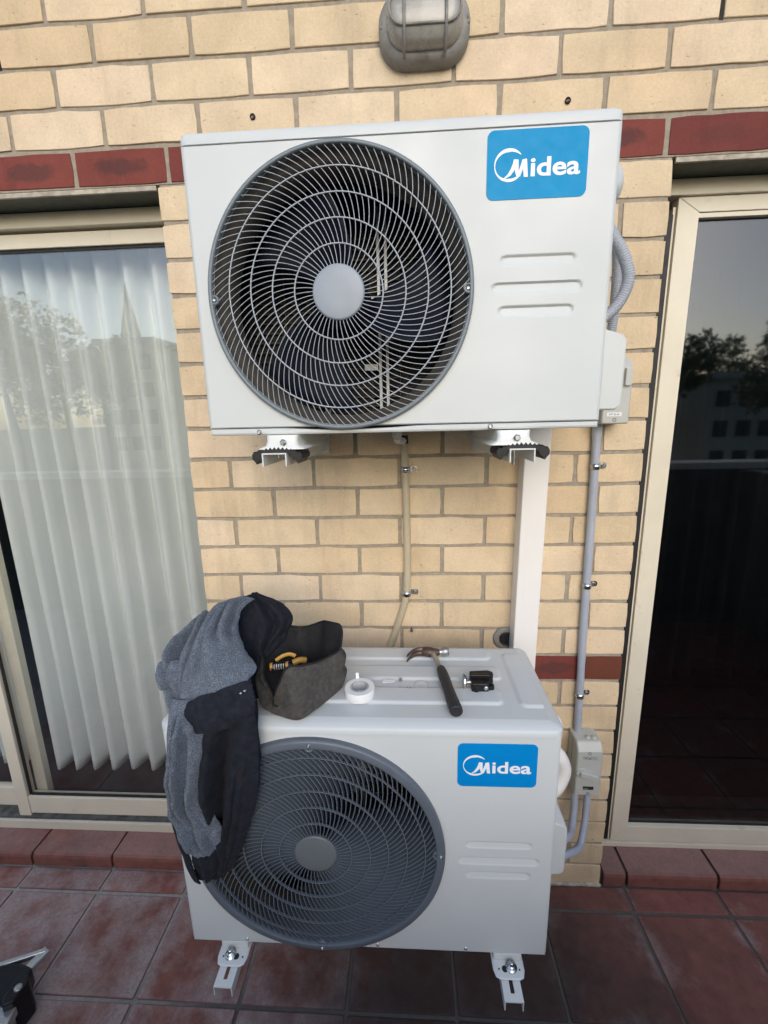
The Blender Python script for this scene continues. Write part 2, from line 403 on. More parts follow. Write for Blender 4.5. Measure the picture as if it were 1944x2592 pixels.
# ================================================================== THE SETTING
# ---- brick wall: every brick an object, recessed mortar behind
C = 0.086; PW = 1.2523
wall = thing('brick_wall', (0.6, 0.0, 0.0), 'cream brick wall with a red brick course over the doors, carrying both air conditioners', 'wall')
WL = wloc(wall)
def brick_mesh(L, seed, H=0.0765, D=0.06):
    rnd = random.Random(seed); hx, hz = L / 2, H / 2
    def ring(inset, y, jit):
        pts = []
        nx = 5 if L > 0.15 else 2
        for k in range(nx): pts.append((-hx + 2 * hx * k / nx, -hz))
        for k in range(2): pts.append((hx, -hz + 2 * hz * k / 2))
        for k in range(nx): pts.append((hx - 2 * hx * k / nx, hz))
        for k in range(2): pts.append((-hx, hz - 2 * hz * k / 2))
        out = []
        for i, (x, z) in enumerate(pts):
            jx, jz = jit[i]
            corner = abs(abs(x) - hx) < 1e-6 and abs(abs(z) - hz) < 1e-6
            c = rnd.uniform(.0004, .0022) if corner else 0.0
            sx = -1 if x > 0 else 1; sz = -1 if z > 0 else 1
            ox = sx * (inset + c) if abs(abs(x) - hx) < 1e-6 else 0
            oz = sz * (inset + c) if abs(abs(z) - hz) < 1e-6 else 0
            out.append((x + ox + jx, y, z + oz + jz))
        return out
    q_ = (.0006, .0009, .0015)[seed % 3]; jit = [(rnd.uniform(-q_, q_), rnd.uniform(-q_, q_) * 1.1) for _ in range(16)]
    if seed % 4 == 0: jit[rnd.randrange(14)] = (rnd.uniform(-.003, .003), rnd.uniform(-.0035, .0035))
    m = MB(); l0 = ring(0.0, D, jit); l1 = ring(0.0, 0.0010, jit); l2 = ring(0.0009, 0.0, jit)
    m.loft([l0, l1, l2], True, smooth=False); n = len(l2)
    m.add(l2 + [(rnd.uniform(-.01, .01), -rnd.uniform(0, .0005), 0)], [(i, (i + 1) % n, n) for i in range(n)], False)
    return m.mesh((0, 0, 0), 'brick')
BM = {}
def brick(x0, x1, r, mat, dy=0.0):
    L = round(x1 - x0, 3); k = random.randrange(6)
    key = (L, k, mat)
    if key not in BM:
        BM[key] = brick_mesh(L, hash((int(L * 1000), k)) % 9999); BM[key].materials.append(MATS[mat])
    o = bpy.data.objects.new('brick', BM[key]); link(o); o.parent = wall
    o.location = Vector(((x0 + x1) / 2, dy + random.uniform(-.0008, .0008), (r + 0.5) * C)) - WL
    o.rotation_euler = (random.uniform(-.003, .003), 0, random.uniform(-.002, .002))
    return o
g = 0.010
for r in range(25):
    cuts = [0, .120, .360, .600, .840, 1.080, PW + g] if r % 2 == 0 else [0, .240, .480, .720, .960, 1.145, PW + g]
    for i in range(len(cuts) - 1):
        mt = 'cream_brick'
        if r == 9: mt = 'brown_brick' if i == len(cuts) - 2 else 'red_brick'
        brick(cuts[i], round(cuts[i + 1] - g, 4), r, mt)
XL, XR = -1.47, 2.80
def course(r, first, mat, dy=0.0):
    x = first
    while x + .240 > XL: x -= .240
    while x < XR:
        brick(x + g / 2, round(x + .240 - g / 2, 4), r, mat, dy); x += .240
course(25, .031, 'red_brick', 0.0012)
for r in range(26, 33): course(r, .122 if r % 2 == 0 else .016, 'cream_brick')
m = MB().box(0.004, PW - .004, .0036, .11, 0, 25 * C)
m.box(XL - .2, XR + .1, .0036, .11, 25 * C + .0015, 33 * C)
m.build('mortar', 'mortar', wall)
for x in (1.322, -.358): MB().box(x - .0045, x + .0045, .0029, .006, 28 * C + .003, 29 * C - .006).build('weep_hole', 'plug_dark', wall)
# mortar daub left on the bottom brick and grout line at the foot of the wall
m = MB()
for i in range(70):
    x = .96 + i * .0042; m.sphere((x, -.001 + .003 * nz((x * 40, 1, 0)), .003 + .004 * nz((x * 22, 0, 0))), .0065 + .006 * abs(nz((x * 26, 3, 0))), 7, 5)
m.build('mortar_smear', 'moss_grey', wall, kind='stuff')
for x, z, k in ((.256, 2.281, 0), (.998, 2.274, 1)):
    p = thing('wall_plug', (x, 0, z), ('dark wall plug hole in the cream bricks above the round fan grille', 'small dark wall plug hole above the blue badge of the upper unit')[k], 'wall plug')
    MB().lathe((x, -.0022, z), (0, -1, 0), [(.0062, -.004), (.0068, .001), (.005, .0016), (.0035, .0005), (.0032, -.003)], 16, cap1=True).build('plug_rim', 'plug_dark', p)
    MB().lathe((x + .001, -.0012, z), (0, -1, 0), [(.002, -.002), (.002, .002)], 8, cap1=True).build('plug_core', 'rust_steel', p)

# ---- floor: terracotta tiles laid in mortar
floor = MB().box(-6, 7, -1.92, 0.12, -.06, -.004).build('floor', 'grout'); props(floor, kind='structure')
TX = [-1.3485 + .2975 * k for k in range(16)]
TY = [0.0, -.082] + [-.355 - .2735 * k for k in range(6)]
def tile_mesh(w, d, seed):
    rnd = random.Random(seed); m = MB(); h = .0
    a = rrect(-w / 2, w / 2, -d / 2, d / 2, .004, 2, 0, 4); L = []
    for ins, z in ((0, -.012), (0, -.002), (.0015, -.0005), (.004, 0)):
        L.append([(x * (1 - ins * 2 / w) + .0008 * nz((x * 40, y_ * 40, seed)), y_ * (1 - ins * 2 / d) + .0008 * nz((x * 40, y_ * 40, seed + 9)), z) for x, _, y_ in a])
    m.loft(L, True, False, True, smooth=False); return m.mesh((0, 0, 0), 'tile')
TM = {}
for i in range(len(TX) - 1):
    for j in range(len(TY) - 1):
        w = TX[i + 1] - TX[i] - .009; d = TY[j] - TY[j + 1] - .010; key = (round(w, 3), round(d, 3), random.randrange(4))
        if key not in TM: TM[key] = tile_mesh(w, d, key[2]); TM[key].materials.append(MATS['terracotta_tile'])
        o = bpy.data.objects.new('tile', TM[key]); link(o); o.parent = floor
        o.location = ((TX[i] + TX[i + 1]) / 2, (TY[j] + TY[j + 1]) / 2, random.uniform(-.0012, .0012))
        o.rotation_euler = (random.uniform(-.003, .003), random.uniform(-.003, .003), random.uniform(-.003, .003))
# ---- door sills of the same tile
def sill(xa, xb, joints, label):
    s = thing('door_sill', ((xa + xb) / 2, .05, 0), label, 'sill')
    MB().box(xa, xb, .012, .12, 0.001, .045).build('mortar_bed', 'grout', s)
    J = [xa] + joints + [xb]
    for a, b in zip(J, J[1:]):
        a2, b2 = a + .005, b - .005
        prof = [(-.004, .004), (-.004, .040), (-.001, .049), (.006, .0535), (.10, .0575), (.10, .03), (.013, .03), (.013, .004)]
        A = [(a2, y, z) for y, z in prof]; B = [(b2, y, z) for y, z in prof]
        mm = MB(); mm.loft([A, B], True, True, True, smooth=False); mm.build('tile', 'sill_tile', s)
sill(-1.5, -.004, [-1.06, -.757, -.456, -.16], 'red tiled step under the sliding door with the pale curtain')
sill(PW + .006, 2.90, [1.338, 1.635, 1.93, 2.23, 2.53], 'red tiled step under the dark glass door')

# ---- steel lintels over the two openings
for xa, xb, lab in ((-1.5, -.006, 'dark green steel lintel over the curtained sliding door'), (PW + .006, 2.90, 'dark green steel lintel over the dark glass door')):
    t = thing('steel_lintel', ((xa + xb) / 2, .05, 25 * C), lab, 'lintel')
    MB().box(xa, xb, .012, .10, 25 * C - .007, 25 * C - .001).build('flange', 'lintel_steel', t)
    MB().bbox(xa, xb, .0045, .0115, 25 * C - .010, 25 * C + .001, .001).build('front_edge', 'moss_grey', t)

# ---- left sliding door
def bar(par, name, mat, x0, x1, y0, y1, z0, z1, r=.002): return MB().bbox(x0, x1, y0, y1, z0, z1, r).build(name, mat, par)
d1 = thing('sliding_door', (-.6, .1, .06), 'cream framed sliding glass door with a pale pleated curtain behind it', 'door')
bar(d1, 'head_frame', 'frame_cream', -1.5, .03, .088, .17, 2.105, 2.142)
bar(d1, 'top_rail', 'frame_cream', -1.5, .03, .108, .14, 2.061, 2.098)
bar(d1, 'sill_frame', 'frame_cream', -1.5, .03, .092, .102, .055, .092)
tr = MB(); tr.box(-1.5, .03, .1025, .17, .058, .082); tr.box(-1.5, .03, .1035, .106, .082, .09); tr.build('track', 'track_grey', d1)
b1 = bar(d1, 'bottom_rail', 'frame_cream', -.842, .03, .108, .14, .112, .185)
bar(d1, 'bottom_rail', 'frame_cream', -1.5, -.889, .122, .15, .130, .21)
bar(d1, 'stile', 'frame_cream', -.888, -.8425, .105, .142, .102, 2.060)
bar(d1, 'inner_stile', 'frame_cream', -.838, -.795, .146, .172, .10, 2.058)
bar(d1, 'glazing_gasket', 'rubber', -.8422, -.8345, .116, .124, .187, 2.060, .001)
bar(d1, 'glazing_gasket', 'rubber', -.834, .03, .116, .124, .1855, .192, .001)
bar(d1, 'glazing_gasket', 'rubber', -.834, .03, .116, .124, 2.053, 2.0605, .001)
MB().box(-.8345, .028, .119, .123, .19, 2.055).build('glass_pane', 'door_glass', d1)
MB().box(-1.49, -.89, .134, .138, .205, 2.06).build('glass_pane', 'door_glass', d1)
# curtain
def curtain(x0, x1, yc, z0, z1, label, wl=.076, amp=.034, seed=0, mat='curtain_cloth'):
    nx = int((x1 - x0) / .0055); nzv = 44; m = MB(); V = []
    for j in range(nzv + 1):
        t = j / nzv; z = z0 + (z1 - z0) * t
        for i in range(nx + 1):
            x = x0 + (x1 - x0) * i / nx
            ph = 2 * PI * (x / wl) + 3.2 * nz((x * 2.6, 0, seed)) + 1.1 * nz((x * 8, z * .25, seed + 1)) + .5 * nz((x * 3, z * .9, seed + 3)) + .35 * t
            a = amp * (1.0 + .8 * nz((x * 5.3, 2, seed)) + .35 * nz((x * 3.1, z * .35, seed + 7))) * (1.1 - .35 * t)
            s = math.sin(ph + .75 * math.sin(ph + .6)); sh = math.copysign(abs(s) ** .9, s)
            y = yc + a * sh + .006 * nz((x * 9, z * 1.2, seed))
            V.append((x + .010 * math.cos(ph) * (1 - .3 * t), y, z + (.006 * nz((x * 8, 0, seed)) if j == 0 else 0)))
    w = nx + 1
    F = [(j * w + i, j * w + i + 1, (j + 1) * w + i + 1, (j + 1) * w + i) for j in range(nzv) for i in range(nx)]
    o = m.add(V, F, True).build('curtain', mat, None, loc=(x0, yc, z0))
    so = o.modifiers.new('thickness', 'SOLIDIFY'); so.thickness = .0015
    return props(o, label, 'curtain')
curtain(-.80, .12, .225, .236, 2.14, 'pale grey pleated curtain hanging behind the sliding door glass')
curtain(-1.6, -.86, .245, .24, 2.14, 'strip of pale pleated curtain left of the sliding door stile', seed=5)
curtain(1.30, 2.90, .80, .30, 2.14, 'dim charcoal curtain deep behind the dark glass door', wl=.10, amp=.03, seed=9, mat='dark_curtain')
# ---- right screen door
d2 = thing('screen_door', (1.6, .1, .06), 'cream mitred frame glass door with dark glass beside the brick pier', 'door')
bar(d2, 'head_frame', 'frame_cream', PW - .03, 2.90, .086, .17, 2.105, 2.142)
bar(d2, 'sill_frame', 'frame_cream', PW - .03, 2.90, .092, .15, .054, .074)
bar(d2, 'jamb', 'lintel_steel', PW - .03, 1.3155, .150, .17, .075, 2.104)
bar(d2, 'gap_strip', 'rubber', 1.2985, 1.3158, .0985, .1035, .080, 2.066, .0008)  # black strip filling the gap between pier and stile
bar(d2, 'stile_edge', 'frame_cream', 1.3165, 1.3235, .104, .135, .078, 2.085, .001)
xo, xi, zo0, zo1, zi0, zi1, xr = 1.3245, 1.379, .0775, 2.104, .139, 2.068, 2.88
def mitre(name, quad):
    n = MB(); q = quad
    n.add([(x, .096, z) for x, z in q] + [(x, .128, z) for x, z in q], [(0, 1, 2, 3), (7, 6, 5, 4), (0, 4, 5, 1), (1, 5, 6, 2), (2, 6, 7, 3), (3, 7, 4, 0)])
    o = n.build(name, 'frame_cream', d2); bv = o.modifiers.new('b', 'BEVEL'); bv.width = .0012; bv.segments = 2; return o
e = .0004
mitre('stile', [(xo, zo0), (xi, zi0 + e), (xi, zi1 - e), (xo, zo1)])
mitre('bottom_rail', [(xo + .001, zo0), (xr, zo0), (xr, zi0), (xi + .0005, zi0)])
mitre('top_rail', [(xo + .001, zo1), (xi + .0005, zi1), (xr, zi1), (xr, zo1)])
bar(d2, 'glazing_bead', 'frame_cream', xi + .001, xr, .100, .126, zi1 - .012, zi1 - .0008, .0012)
bar(d2, 'glazing_gasket', 'rubber', xi + .001, xr, .112, .122, zi0 + .0008, zi0 + .006, .001)
MB().box(xi - .004, xr, .114, .118, zi0 - .004, zi1 + .004).build('glass_pane', 'tinted_glass', d2)
bar(d2, 'inner_track', 'track_grey', 1.33, 2.88, .16, .22, .06, .15)
# ---- the rooms behind: plain boxes that keep the daylight out
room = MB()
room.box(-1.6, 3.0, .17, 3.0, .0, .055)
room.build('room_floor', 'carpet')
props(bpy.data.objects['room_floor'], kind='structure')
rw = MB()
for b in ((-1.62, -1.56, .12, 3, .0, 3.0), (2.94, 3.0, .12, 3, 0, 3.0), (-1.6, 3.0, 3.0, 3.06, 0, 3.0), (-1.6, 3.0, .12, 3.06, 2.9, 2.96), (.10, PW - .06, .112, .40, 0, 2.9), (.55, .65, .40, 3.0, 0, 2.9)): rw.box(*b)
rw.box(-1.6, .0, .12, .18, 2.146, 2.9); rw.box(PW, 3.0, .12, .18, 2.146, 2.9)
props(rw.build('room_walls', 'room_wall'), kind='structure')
# ---- what stands behind the camera: balcony parapet, ground, far buildings and trees (seen in the glass)
par = thing('parapet_wall', (.4, -1.98, 0), 'low concrete balcony parapet opposite the brick wall', 'wall')
MB().box(-6, 7, -2.05, -1.92, -.06, 1.14).build('wall_body', 'concrete', par)
MB().bbox(-6, 7, -2.08, -1.89, 1.141, 1.19, .006).build('coping', 'plaster', par)
MB().box(3.05, 3.18, -1.919, 0.10, -.06, 1.14).build('side_return', 'concrete', par)
gr = MB().add([(-900, -1200, -5), (900, -1200, -5), (900, 400, -5), (-900, 400, -5)], [(0, 1, 2, 3)]).build('ground', 'grass_ground'); props(gr, kind='structure')
def polar(azd, dist): a = math.radians(azd); return Vector((.6 + dist * math.sin(a), 1.4 - dist * math.cos(a), 0))
def house(azc, dist, w, d, z0, z1, nfl, ncol, mat, label, spire=None):
    c = polar(azc, dist); h = thing('apartment_house', (c.x, c.y, -5), label, 'building')
    MB().box(c.x - w / 2, c.x + w / 2, c.y - d / 2, c.y + d / 2, -5, z1).build('wall', mat, h)
    MB().box(c.x - w / 2 - .5, c.x + w / 2 + .5, c.y - d / 2 - .5, c.y + d / 2 + .5, z1, z1 + .6).build('roof', 'plaster', h)
    for f in range(nfl):
        for k in range(ncol):
            x = c.x - w / 2 + w * (k + .5) / ncol; z = z1 - 1.8 - 3.0 * f
            MB().box(x - w / ncol * .3, x + w / ncol * .3, c.y + d / 2 + .01, c.y + d / 2 + .12, z - .9, z + .7).build('window', 'pane_dark', h)
    return h
house(-30.2, 62, 6.2, 8, -5, 10.2, 4, 3, 'stone', 'stone block of flats reflected in the curtained door glass')
house(34.5, 62, 9, 9, -5, 4.6, 3, 4, 'plaster', 'low pale house reflected in the dark glass door')
house(18, 55, 12, 9, -5, 3.4, 2, 4, 'stone', 'low stone coloured house across the valley')
c = polar(-31.5, 95); ch = thing('church', (c.x, c.y, -5), 'stone church tower with a tall pointed spire reflected in the door glass', 'church')
MB().box(c.x - 1.7, c.x + 1.7, c.y - 1.7, c.y + 1.7, -5, 15.5).build('tower', 'stone', ch)
MB().lathe((c.x, c.y, 15.5), (0, 0, 1), [(2.0, 0), (.05, 10.3)], 8, smooth=False).build('spire', 'stone', ch)
def tree(azc, dist, top, rad, seed):
    c = polar(azc, dist); rnd = random.Random(seed)
    t = thing('broadleaf_tree', (c.x, c.y, -5), TL[seed], 'tree', 'trees beyond the parapet')
    MB().tube([(c.x, c.y, -5), (c.x + .3, c.y, -1), (c.x, c.y + .2, top - rad * 1.2)], [.5, .4, .15], 8).build('trunk', 'bark', t)
    m = MB(); V = []; F = []
    blobs = [(Vector((rnd.uniform(-1, 1) * rad, rnd.uniform(-1, 1) * rad * .7, rnd.uniform(-1.0, .75) * rad)), rad * rnd.uniform(.28, .5)) for _ in range(18)]
    for bc, br in blobs:
        for _ in range(300):
            dv = Vector((rnd.gauss(0, 1), rnd.gauss(0, 1), rnd.gauss(0, 1))).normalized() * br * rnd.uniform(.55, 1.05)
            p = Vector((c.x, c.y, top - rad)) + bc + dv; a = Vector((rnd.gauss(0, 1), rnd.gauss(0, 1), rnd.gauss(0, 1))).normalized(); b = a.orthogonal().normalized(); s_ = rnd.uniform(.12, .30)
            n = len(V); V += [p - a * s_, p + b * s_ * .6, p + a * s_, p - b * s_ * .6]; F.append((n, n + 1, n + 2, n + 3))
    m.add(V, F); m.build('crown', 'leaf', t)
TL = ['tall leafy tree at the left end of the reflected tree line', 'leafy tree second from the left in the reflected tree line', 'leafy tree just left of the reflected spire',
      'wide tree left of the low pale house', 'tall dark tree behind the low pale house', 'dark tree right of the low pale house', 'small round tree between the two low houses',
      'bushy tree straight across from the air conditioners', 'tree left of the one straight across', 'tree at the far right of the reflected skyline']
for i, a in enumerate([(-43, 48, 11.2, 5.0), (-38.5, 52, 11.3, 4.6), (-35, 57, 10.6, 3.2), (27.0, 50, 8.5, 4.2), (35.0, 72, 10.5, 4.6), (41.5, 50, 8.8, 3.8), (23, 60, 8, 4), (2, 55, 9, 5), (-12, 58, 9.4, 5.2), (48, 50, 9, 5)]): tree(*a, i)

# ================================================================== AIR CONDITIONERS
def sstep(a, b, x):
    t = max(0.0, min(1.0, (x - a) / (b - a))); return t * t * (3 - 2 * t)
def casing(par, x0, x1, z0, z1, yf, yb, cx, cz, R, xs, louvres, mat='white_enamel'):
    m = MB(); ix, iz = .008, .0025
    fx0, fx1, fz0, fz1 = x0 + ix, x1 - ix, z0 + iz, z1 - iz
    # left field with the round fan opening
    cor = [(fx0, fz0), (xs, fz0), (xs, fz1), (fx0, fz1)]
    ang = sorted([2 * PI * k / 140 for k in range(140)] + [math.atan2(z - cz, x - cx) % (2 * PI) for x, z in cor])
    A = []; B = []
    for a in ang:
        dx, dz = math.cos(a), math.sin(a); t = 9
        if dx > 1e-9: t = min(t, (xs - cx) / dx)
        if dx < -1e-9: t = min(t, (fx0 - cx) / dx)
        if dz > 1e-9: t = min(t, (fz1 - cz) / dz)
        if dz < -1e-9: t = min(t, (fz0 - cz) / dz)
        A.append((cx + R * dx, yf, cz + R * dz)); B.append((cx + t * dx, yf, cz + t * dz))
    m.loft([A, B], True, smooth=False)
    # right field: pressed louvres are real recesses
    nx = int((fx1 - xs) / .003); nzv = int((fz1 - fz0) / .0013); V = []
    for j in range(nzv + 1):
        z = fz0 + (fz1 - fz0) * j / nzv
        for i in range(nx + 1):
            x = xs + (fx1 - xs) * i / nx; d = 0
            for lx0, lx1, lz, hh, dep in louvres:
                px = max(lx0 + hh, min(lx1 - hh, x)); s = math.hypot(x - px, z - lz)
                if s < hh + .002: d += dep * sstep(hh + .0016, hh - .0016, s) * (.25 + .75 * max(0, min(1, (z - lz + hh) / (2 * hh))))
            V.append((x, yf + d, z))
    w = nx + 1
    m.add(V, [(j * w + i, j * w + i + 1, (j + 1) * w + i + 1, (j + 1) * w + i) for j in range(nzv) for i in range(nx)], True)
    L = []
    for qx, qz, y in ((ix, iz, yf), (.0045, .0013, yf + .001), (.0018, .0004, yf + .0035), (.0003, 0, yf + .0075), (0, 0, yf + .012), (0, 0, yb)):
        L.append(rrect(x0 + qx, x1 - qx, z0 + qz, z1 - qz, .0004, 3, y, 16))
    m.loft(L, True, smooth=True)
    return m.build('casing', mat, par, sharp=40)
def spiral(r, R0, R1, p0, p1, tw):
    """angle of a grille rib at radius r"""
    th = 0; n = 24; dr = (r - R0) / n
    for k in range(n):
        q = R0 + dr * (k + .5); psi = math.radians(p0 + (p1 - p0) * (q - R0) / (R1 - R0)); th += math.tan(psi) / q * dr
    return tw + th
def badge(par, x0, x1, z0, z1, y, mat):
    pl = rrect(x0, x1, z0, z1, .011, 6, y, 4)
    o = MB().loft([[(x, y, z) for x, _, z in pl], [(x, y - .0006, z) for x, _, z in pl]], True, False, True, False).build('badge', mat, par)
    W, H = x1 - x0, z1 - z0; yy = y - .0009
    def pt(px, py):
        u = (px - 70) / 1420; v = (py - (300 - 100 * u)) / 980
        return (x0 + W * u, yy, z1 - H * v)
    m = MB()
    # crescent ring
    cx, cz, r = x0 + W * .222, z1 - H * .502, .0236
    key = [(38, .0012), (60, .0035), (95, .0056), (130, .0042), (165, .0020), (185, .0015), (215, .0022), (245, .0040), (275, .0046), (300, .0036), (325, .0012)]
    I, O = [], []
    for a in range(38, 326, 4):
        for (a0, t0), (a1, t1) in zip(key, key[1:]):
            if a0 <= a <= a1: th = t0 + (t1 - t0) * (a - a0) / (a1 - a0); break
        c, s = math.cos(math.radians(a)), math.sin(math.radians(a))
        O.append((cx + r * c, yy, cz + r * s)); I.append((cx + (r - th) * c, yy, cz + (r - th) * s))
    m.loft([O, I], False, smooth=False)
    lay = [0]
    def strip(a, b):
        lay[0] += .00006; off = lambda q: (q[0], q[1] - lay[0], q[2])
        m.loft([[off(pt(*q)) for q in a], [off(pt(*q)) for q in b]], False, smooth=False)
    strip([(312, 958), (372, 895), (415, 815), (440, 740), (450, 688)], [(330, 962), (410, 915), (455, 850), (490, 770), (515, 688)])
    strip([(450, 688), (458, 780), (470, 850), (492, 925)], [(515, 688), (520, 770), (522, 840), (512, 925)])
    strip([(492, 925), (530, 830), (555, 750), (570, 688)], [(545, 925), (578, 830), (595, 770), (632, 672)])
    strip([(570, 688), (580, 780), (590, 860), (598, 930)], [(632, 672), (642, 760), (650, 850), (656, 928)])
    # letters: slanted with the badge only by perspective, so laid out flat
    text_xz(m, 'idea', x0 + W * .437, x0 + W * .928, z1 - H * .682, z1 - H * .405, yy - .00005, .022)
    m.build('lettering', 'print_white', o, kind='stuff')
    return o
def screw(par, x, y, z, r=.0042, name='screw'):
    m = MB().lathe((x, y, z), (0, -1, 0), [(r * 1.25, 0), (r * 1.25, .0006), (r * .9, .0012), (r * .85, .0028), (r * .55, .0034), (r * .3, .0024)], 14, cap1=True)
    return m.build(name, 'steel', par)
def fan_inside(par, cx, cz, yf, yb, R, x0, x1, z0, z1, rot):
    MB().lathe((cx, yf, cz), (0, 1, 0), [(R, .0006), (R - .001, .006), (R - .006, .016), (R - .014, .030), (R - .017, .045), (R - .017, .075), (R - .012, .085)], 72).build('shroud', 'shroud_metal', par)
    m = MB(); m.box(x0 + .004, x1 - .004, yb - .012, yb - .004, z0 + .004, z1 - .004)
    m.box(cx + R + .004, cx + R + .010, yf + .03, yb - .013, z0 + .004, z1 - .004)
    m.box(x0 + .003, x0 + .005, yf + .02, yb - .013, z0 + .004, z1 - .004)
    m.box(x0 + .006, cx + R + .003, yf + .02, yb - .013, z1 - .006, z1 - .004); m.box(x0 + .006, cx + R + .003, yf + .02, yb - .013, z0 + .004, z0 + .006)
    m.build('chamber', 'inner_dark', par)
    c = MB()
    n = int((z1 - z0 - .04) / .021)
    for k in range(n):
        z = z0 + .02 + k * .021; c.tube([(x0 + .01, yb - .020, z), (cx + R, yb - .020, z)], .0022, 6)
    for k in range(7):
        x = x0 + .03 + k * .065; c.tube([(x, yb - .026, z0 + .012), (x, yb - .026, z1 - .012)], .0012, 5)
    c.build('coil', 'coil_brown', par, kind='stuff')
    b = MB()
    for dx in (.052, .068): b.box(cx + dx, cx + dx + .006, yb - .055, yb - .040, z0 + .012, z1 - .012)
    b.box(cx - .075, cx - .071, yb - .055, yb - .042, z0 + .012, z1 - .012); b.box(cx - .066, cx - .062, yb - .055, yb - .042, z0 + .012, z1 - .012)
    b.box(cx - .02, cx + .05, yb - .060, yb - .050, cz + .036, cz + .046); b.box(cx + .02, cx + .05, yb - .060, yb - .050, cz - .105, cz - .092)
    b.build('motor_bracket', 'galvanised', par)
    MB().lathe((cx, yb - .05, cz), (0, -1, 0), [(.045, 0), (.05, .01), (.05, .05), (.03, .06)], 28, cap1=True).build('motor', 'inner_dark', par)
    fy = yf + .075
    f = MB().lathe((cx, fy + .03, cz), (0, -1, 0), [(.048, -.02), (.05, .02), (.046, .045), (.03, .052), (.0, .053)], 28)
    f.build('fan_hub', 'fan_blue', par)
    for q in range(3):
        m = MB(); V = []; na, nr = 14, 8; a0 = rot + q * 2 * PI / 3
        for i in range(na + 1):
            for j in range(nr + 1):
                r = .045 + (R - .026 - .045) * j / nr; t = i / na
                a = a0 + math.radians(66) * (t - .1) + math.radians(26) * (j / nr) * (1 - t * .4)
                V.append((cx + r * math.cos(a), fy + .055 * (t - .45) * (1 - .25 * j / nr) + .012 * math.sin(PI * t), cz + r * math.sin(a)))
        w = nr + 1
        m.add(V, [(i * w + j, i * w + j + 1, (i + 1) * w + j + 1, (i + 1) * w + j) for i in range(na) for j in range(nr)], True)
        o = m.build('fan_blade', 'fan_blue', par); so = o.modifiers.new('t', 'SOLIDIFY'); so.thickness = .0025

# ---------------------------------------------------------------- upper unit
ux0, ux1, uz0, uz1, uyf, uyb = .249, .9605, 1.5535, 2.0105, -.400, -.130
ucx, ucz, uR = .505, 1.7765, .2200
U = thing('air_conditioner', (.605, -.265, 1.50), 'upper white air conditioner outdoor unit with open wire fan grille, high on the wall', 'air conditioner', 'air conditioner outdoor units')
casing(U, ux0, ux1, uz0, uz1, uyf, uyb, ucx, ucz, uR, .745,
       [(.778, .899, 1.8175, .0075, .0045), (.765, .912, 1.775, .0085, .005), (.777, .900, 1.7385, .0082, .005)])
L = []
for ins, z in ((0, 2.0109), (0, 2.021), (.002, 2.0265), (.008, 2.0305), (.020, 2.032)):
    L.append([(x, y, z) for x, _, y in rrect(ux0 - .0004 + ins, ux1 + .0004 - ins, uyf - .0004 + ins, uyb + .002 - ins, .012 - min(ins, .010), 5, 0, 6)])
MB().loft(L, True, True, True).build('lid', 'white_enamel', U, sharp=50)
# base pan: a lip under the front panel that dips below the grille
def pan_loop(y, dz0, dz1, ins):
    top = []; bot = []
    for k in range(41):
        x = ux0 + .002 + ins + (ux1 - ux0 - .004 - 2 * ins) * k / 40
        dip = .004 * math.exp(-((x - .515) / .10) ** 4)
        top.append((x, y, 1.5525 + dz1 - dip)); bot.append((x, y, 1.5405 + dz0 + (.001 if x > .75 else 0)))
    return top + bot[::-1]
MB().loft([pan_loop(uyb, 0, 0, 0), pan_loop(uyf + .010, 0, 0, 0), pan_loop(uyf + .0025, .001, -.0002, .0015), pan_loop(uyf + .001, .004, -.0015, .004)], True, True, True).build('base_pan', 'white_enamel', U, sharp=35)
for x, z in ((.344, 1.5455), (.768, 1.5475)): screw(U, x, uyf + .001, z, .0038)
gring = MB().lathe((ucx, uyf, ucz), (0, -1, 0), [(.2277, -.0002), (.2287, .003), (.2283, .0075), (.2265, .0100), (.2227, .0104), (.2211, .0090), (.2205, .003), (.2201, -.006)], 120).build('grille_rim', 'ring_grey', U)
for a in (181, 0): 
    ca, sa = math.cos(math.radians(a)), math.sin(math.radians(a)); px, pz = ucx + .2185 * ca, ucz + .2185 * sa
    lug = MB().lathe((px, uyf - .0045, pz), (0, -1, 0), [(.0082, -.004), (.0084, .003), (.0072, .005), (.0052, .0042), (.005, .001)], 20, cap1=True).build('screw_lug', 'ring_grey', gring)
    screw(lug, px, uyf - .0052, pz, .0027)
def ydome(r, R, y, d): return y - d * (1 - (r / R) ** 2)
rr = [.0435, .0755, .114, .152, .190, .2212]
for r in rr[1:5]:
    MB().tube([(ucx + r * math.cos(2 * PI * k / 90), ydome(r, .2215, uyf - .007, .006), ucz + r * math.sin(2 * PI * k / 90)) for k in range(91)], .0013, 6, cap=False).build('grille_ring', 'wire_grey', U)
ribs = MB()
for (ra, rb), n in zip(zip(rr, rr[1:]), (50, 72, 88, 98, 104)):
    for q in range(n):
        pts = []
        for k in range(6):
            r = ra + (rb - ra) * k / 5; a = spiral(r, .0435, .2215, 4, 44, 2 * PI * (q + .37 * n % 1) / n)
            pts.append((ucx + r * math.cos(a), ydome(r, .2215, uyf - .0062, .006), ucz + r * math.sin(a)))
        ribs.tube(pts, .00072, 5, cap=False)
ribs.build('grille_wires', 'wire_grey', U, kind='stuff')
MB().lathe((ucx, uyf - .010, ucz), (0, -1, 0), [(.0425, 0), (.0445, .002), (.0440, .0048), (.041, .0056), (.02, .0060), (.0, .0060)], 48).build('grille_hub', 'hub_grey', U)
fan_inside(U, ucx, ucz, uyf, uyb, uR, ux0, ux1, uz0, uz1, math.radians(79))
badge(U, .7505, .9085, 1.9075, 2.0055, uyf - .0002, 'badge_cyan')
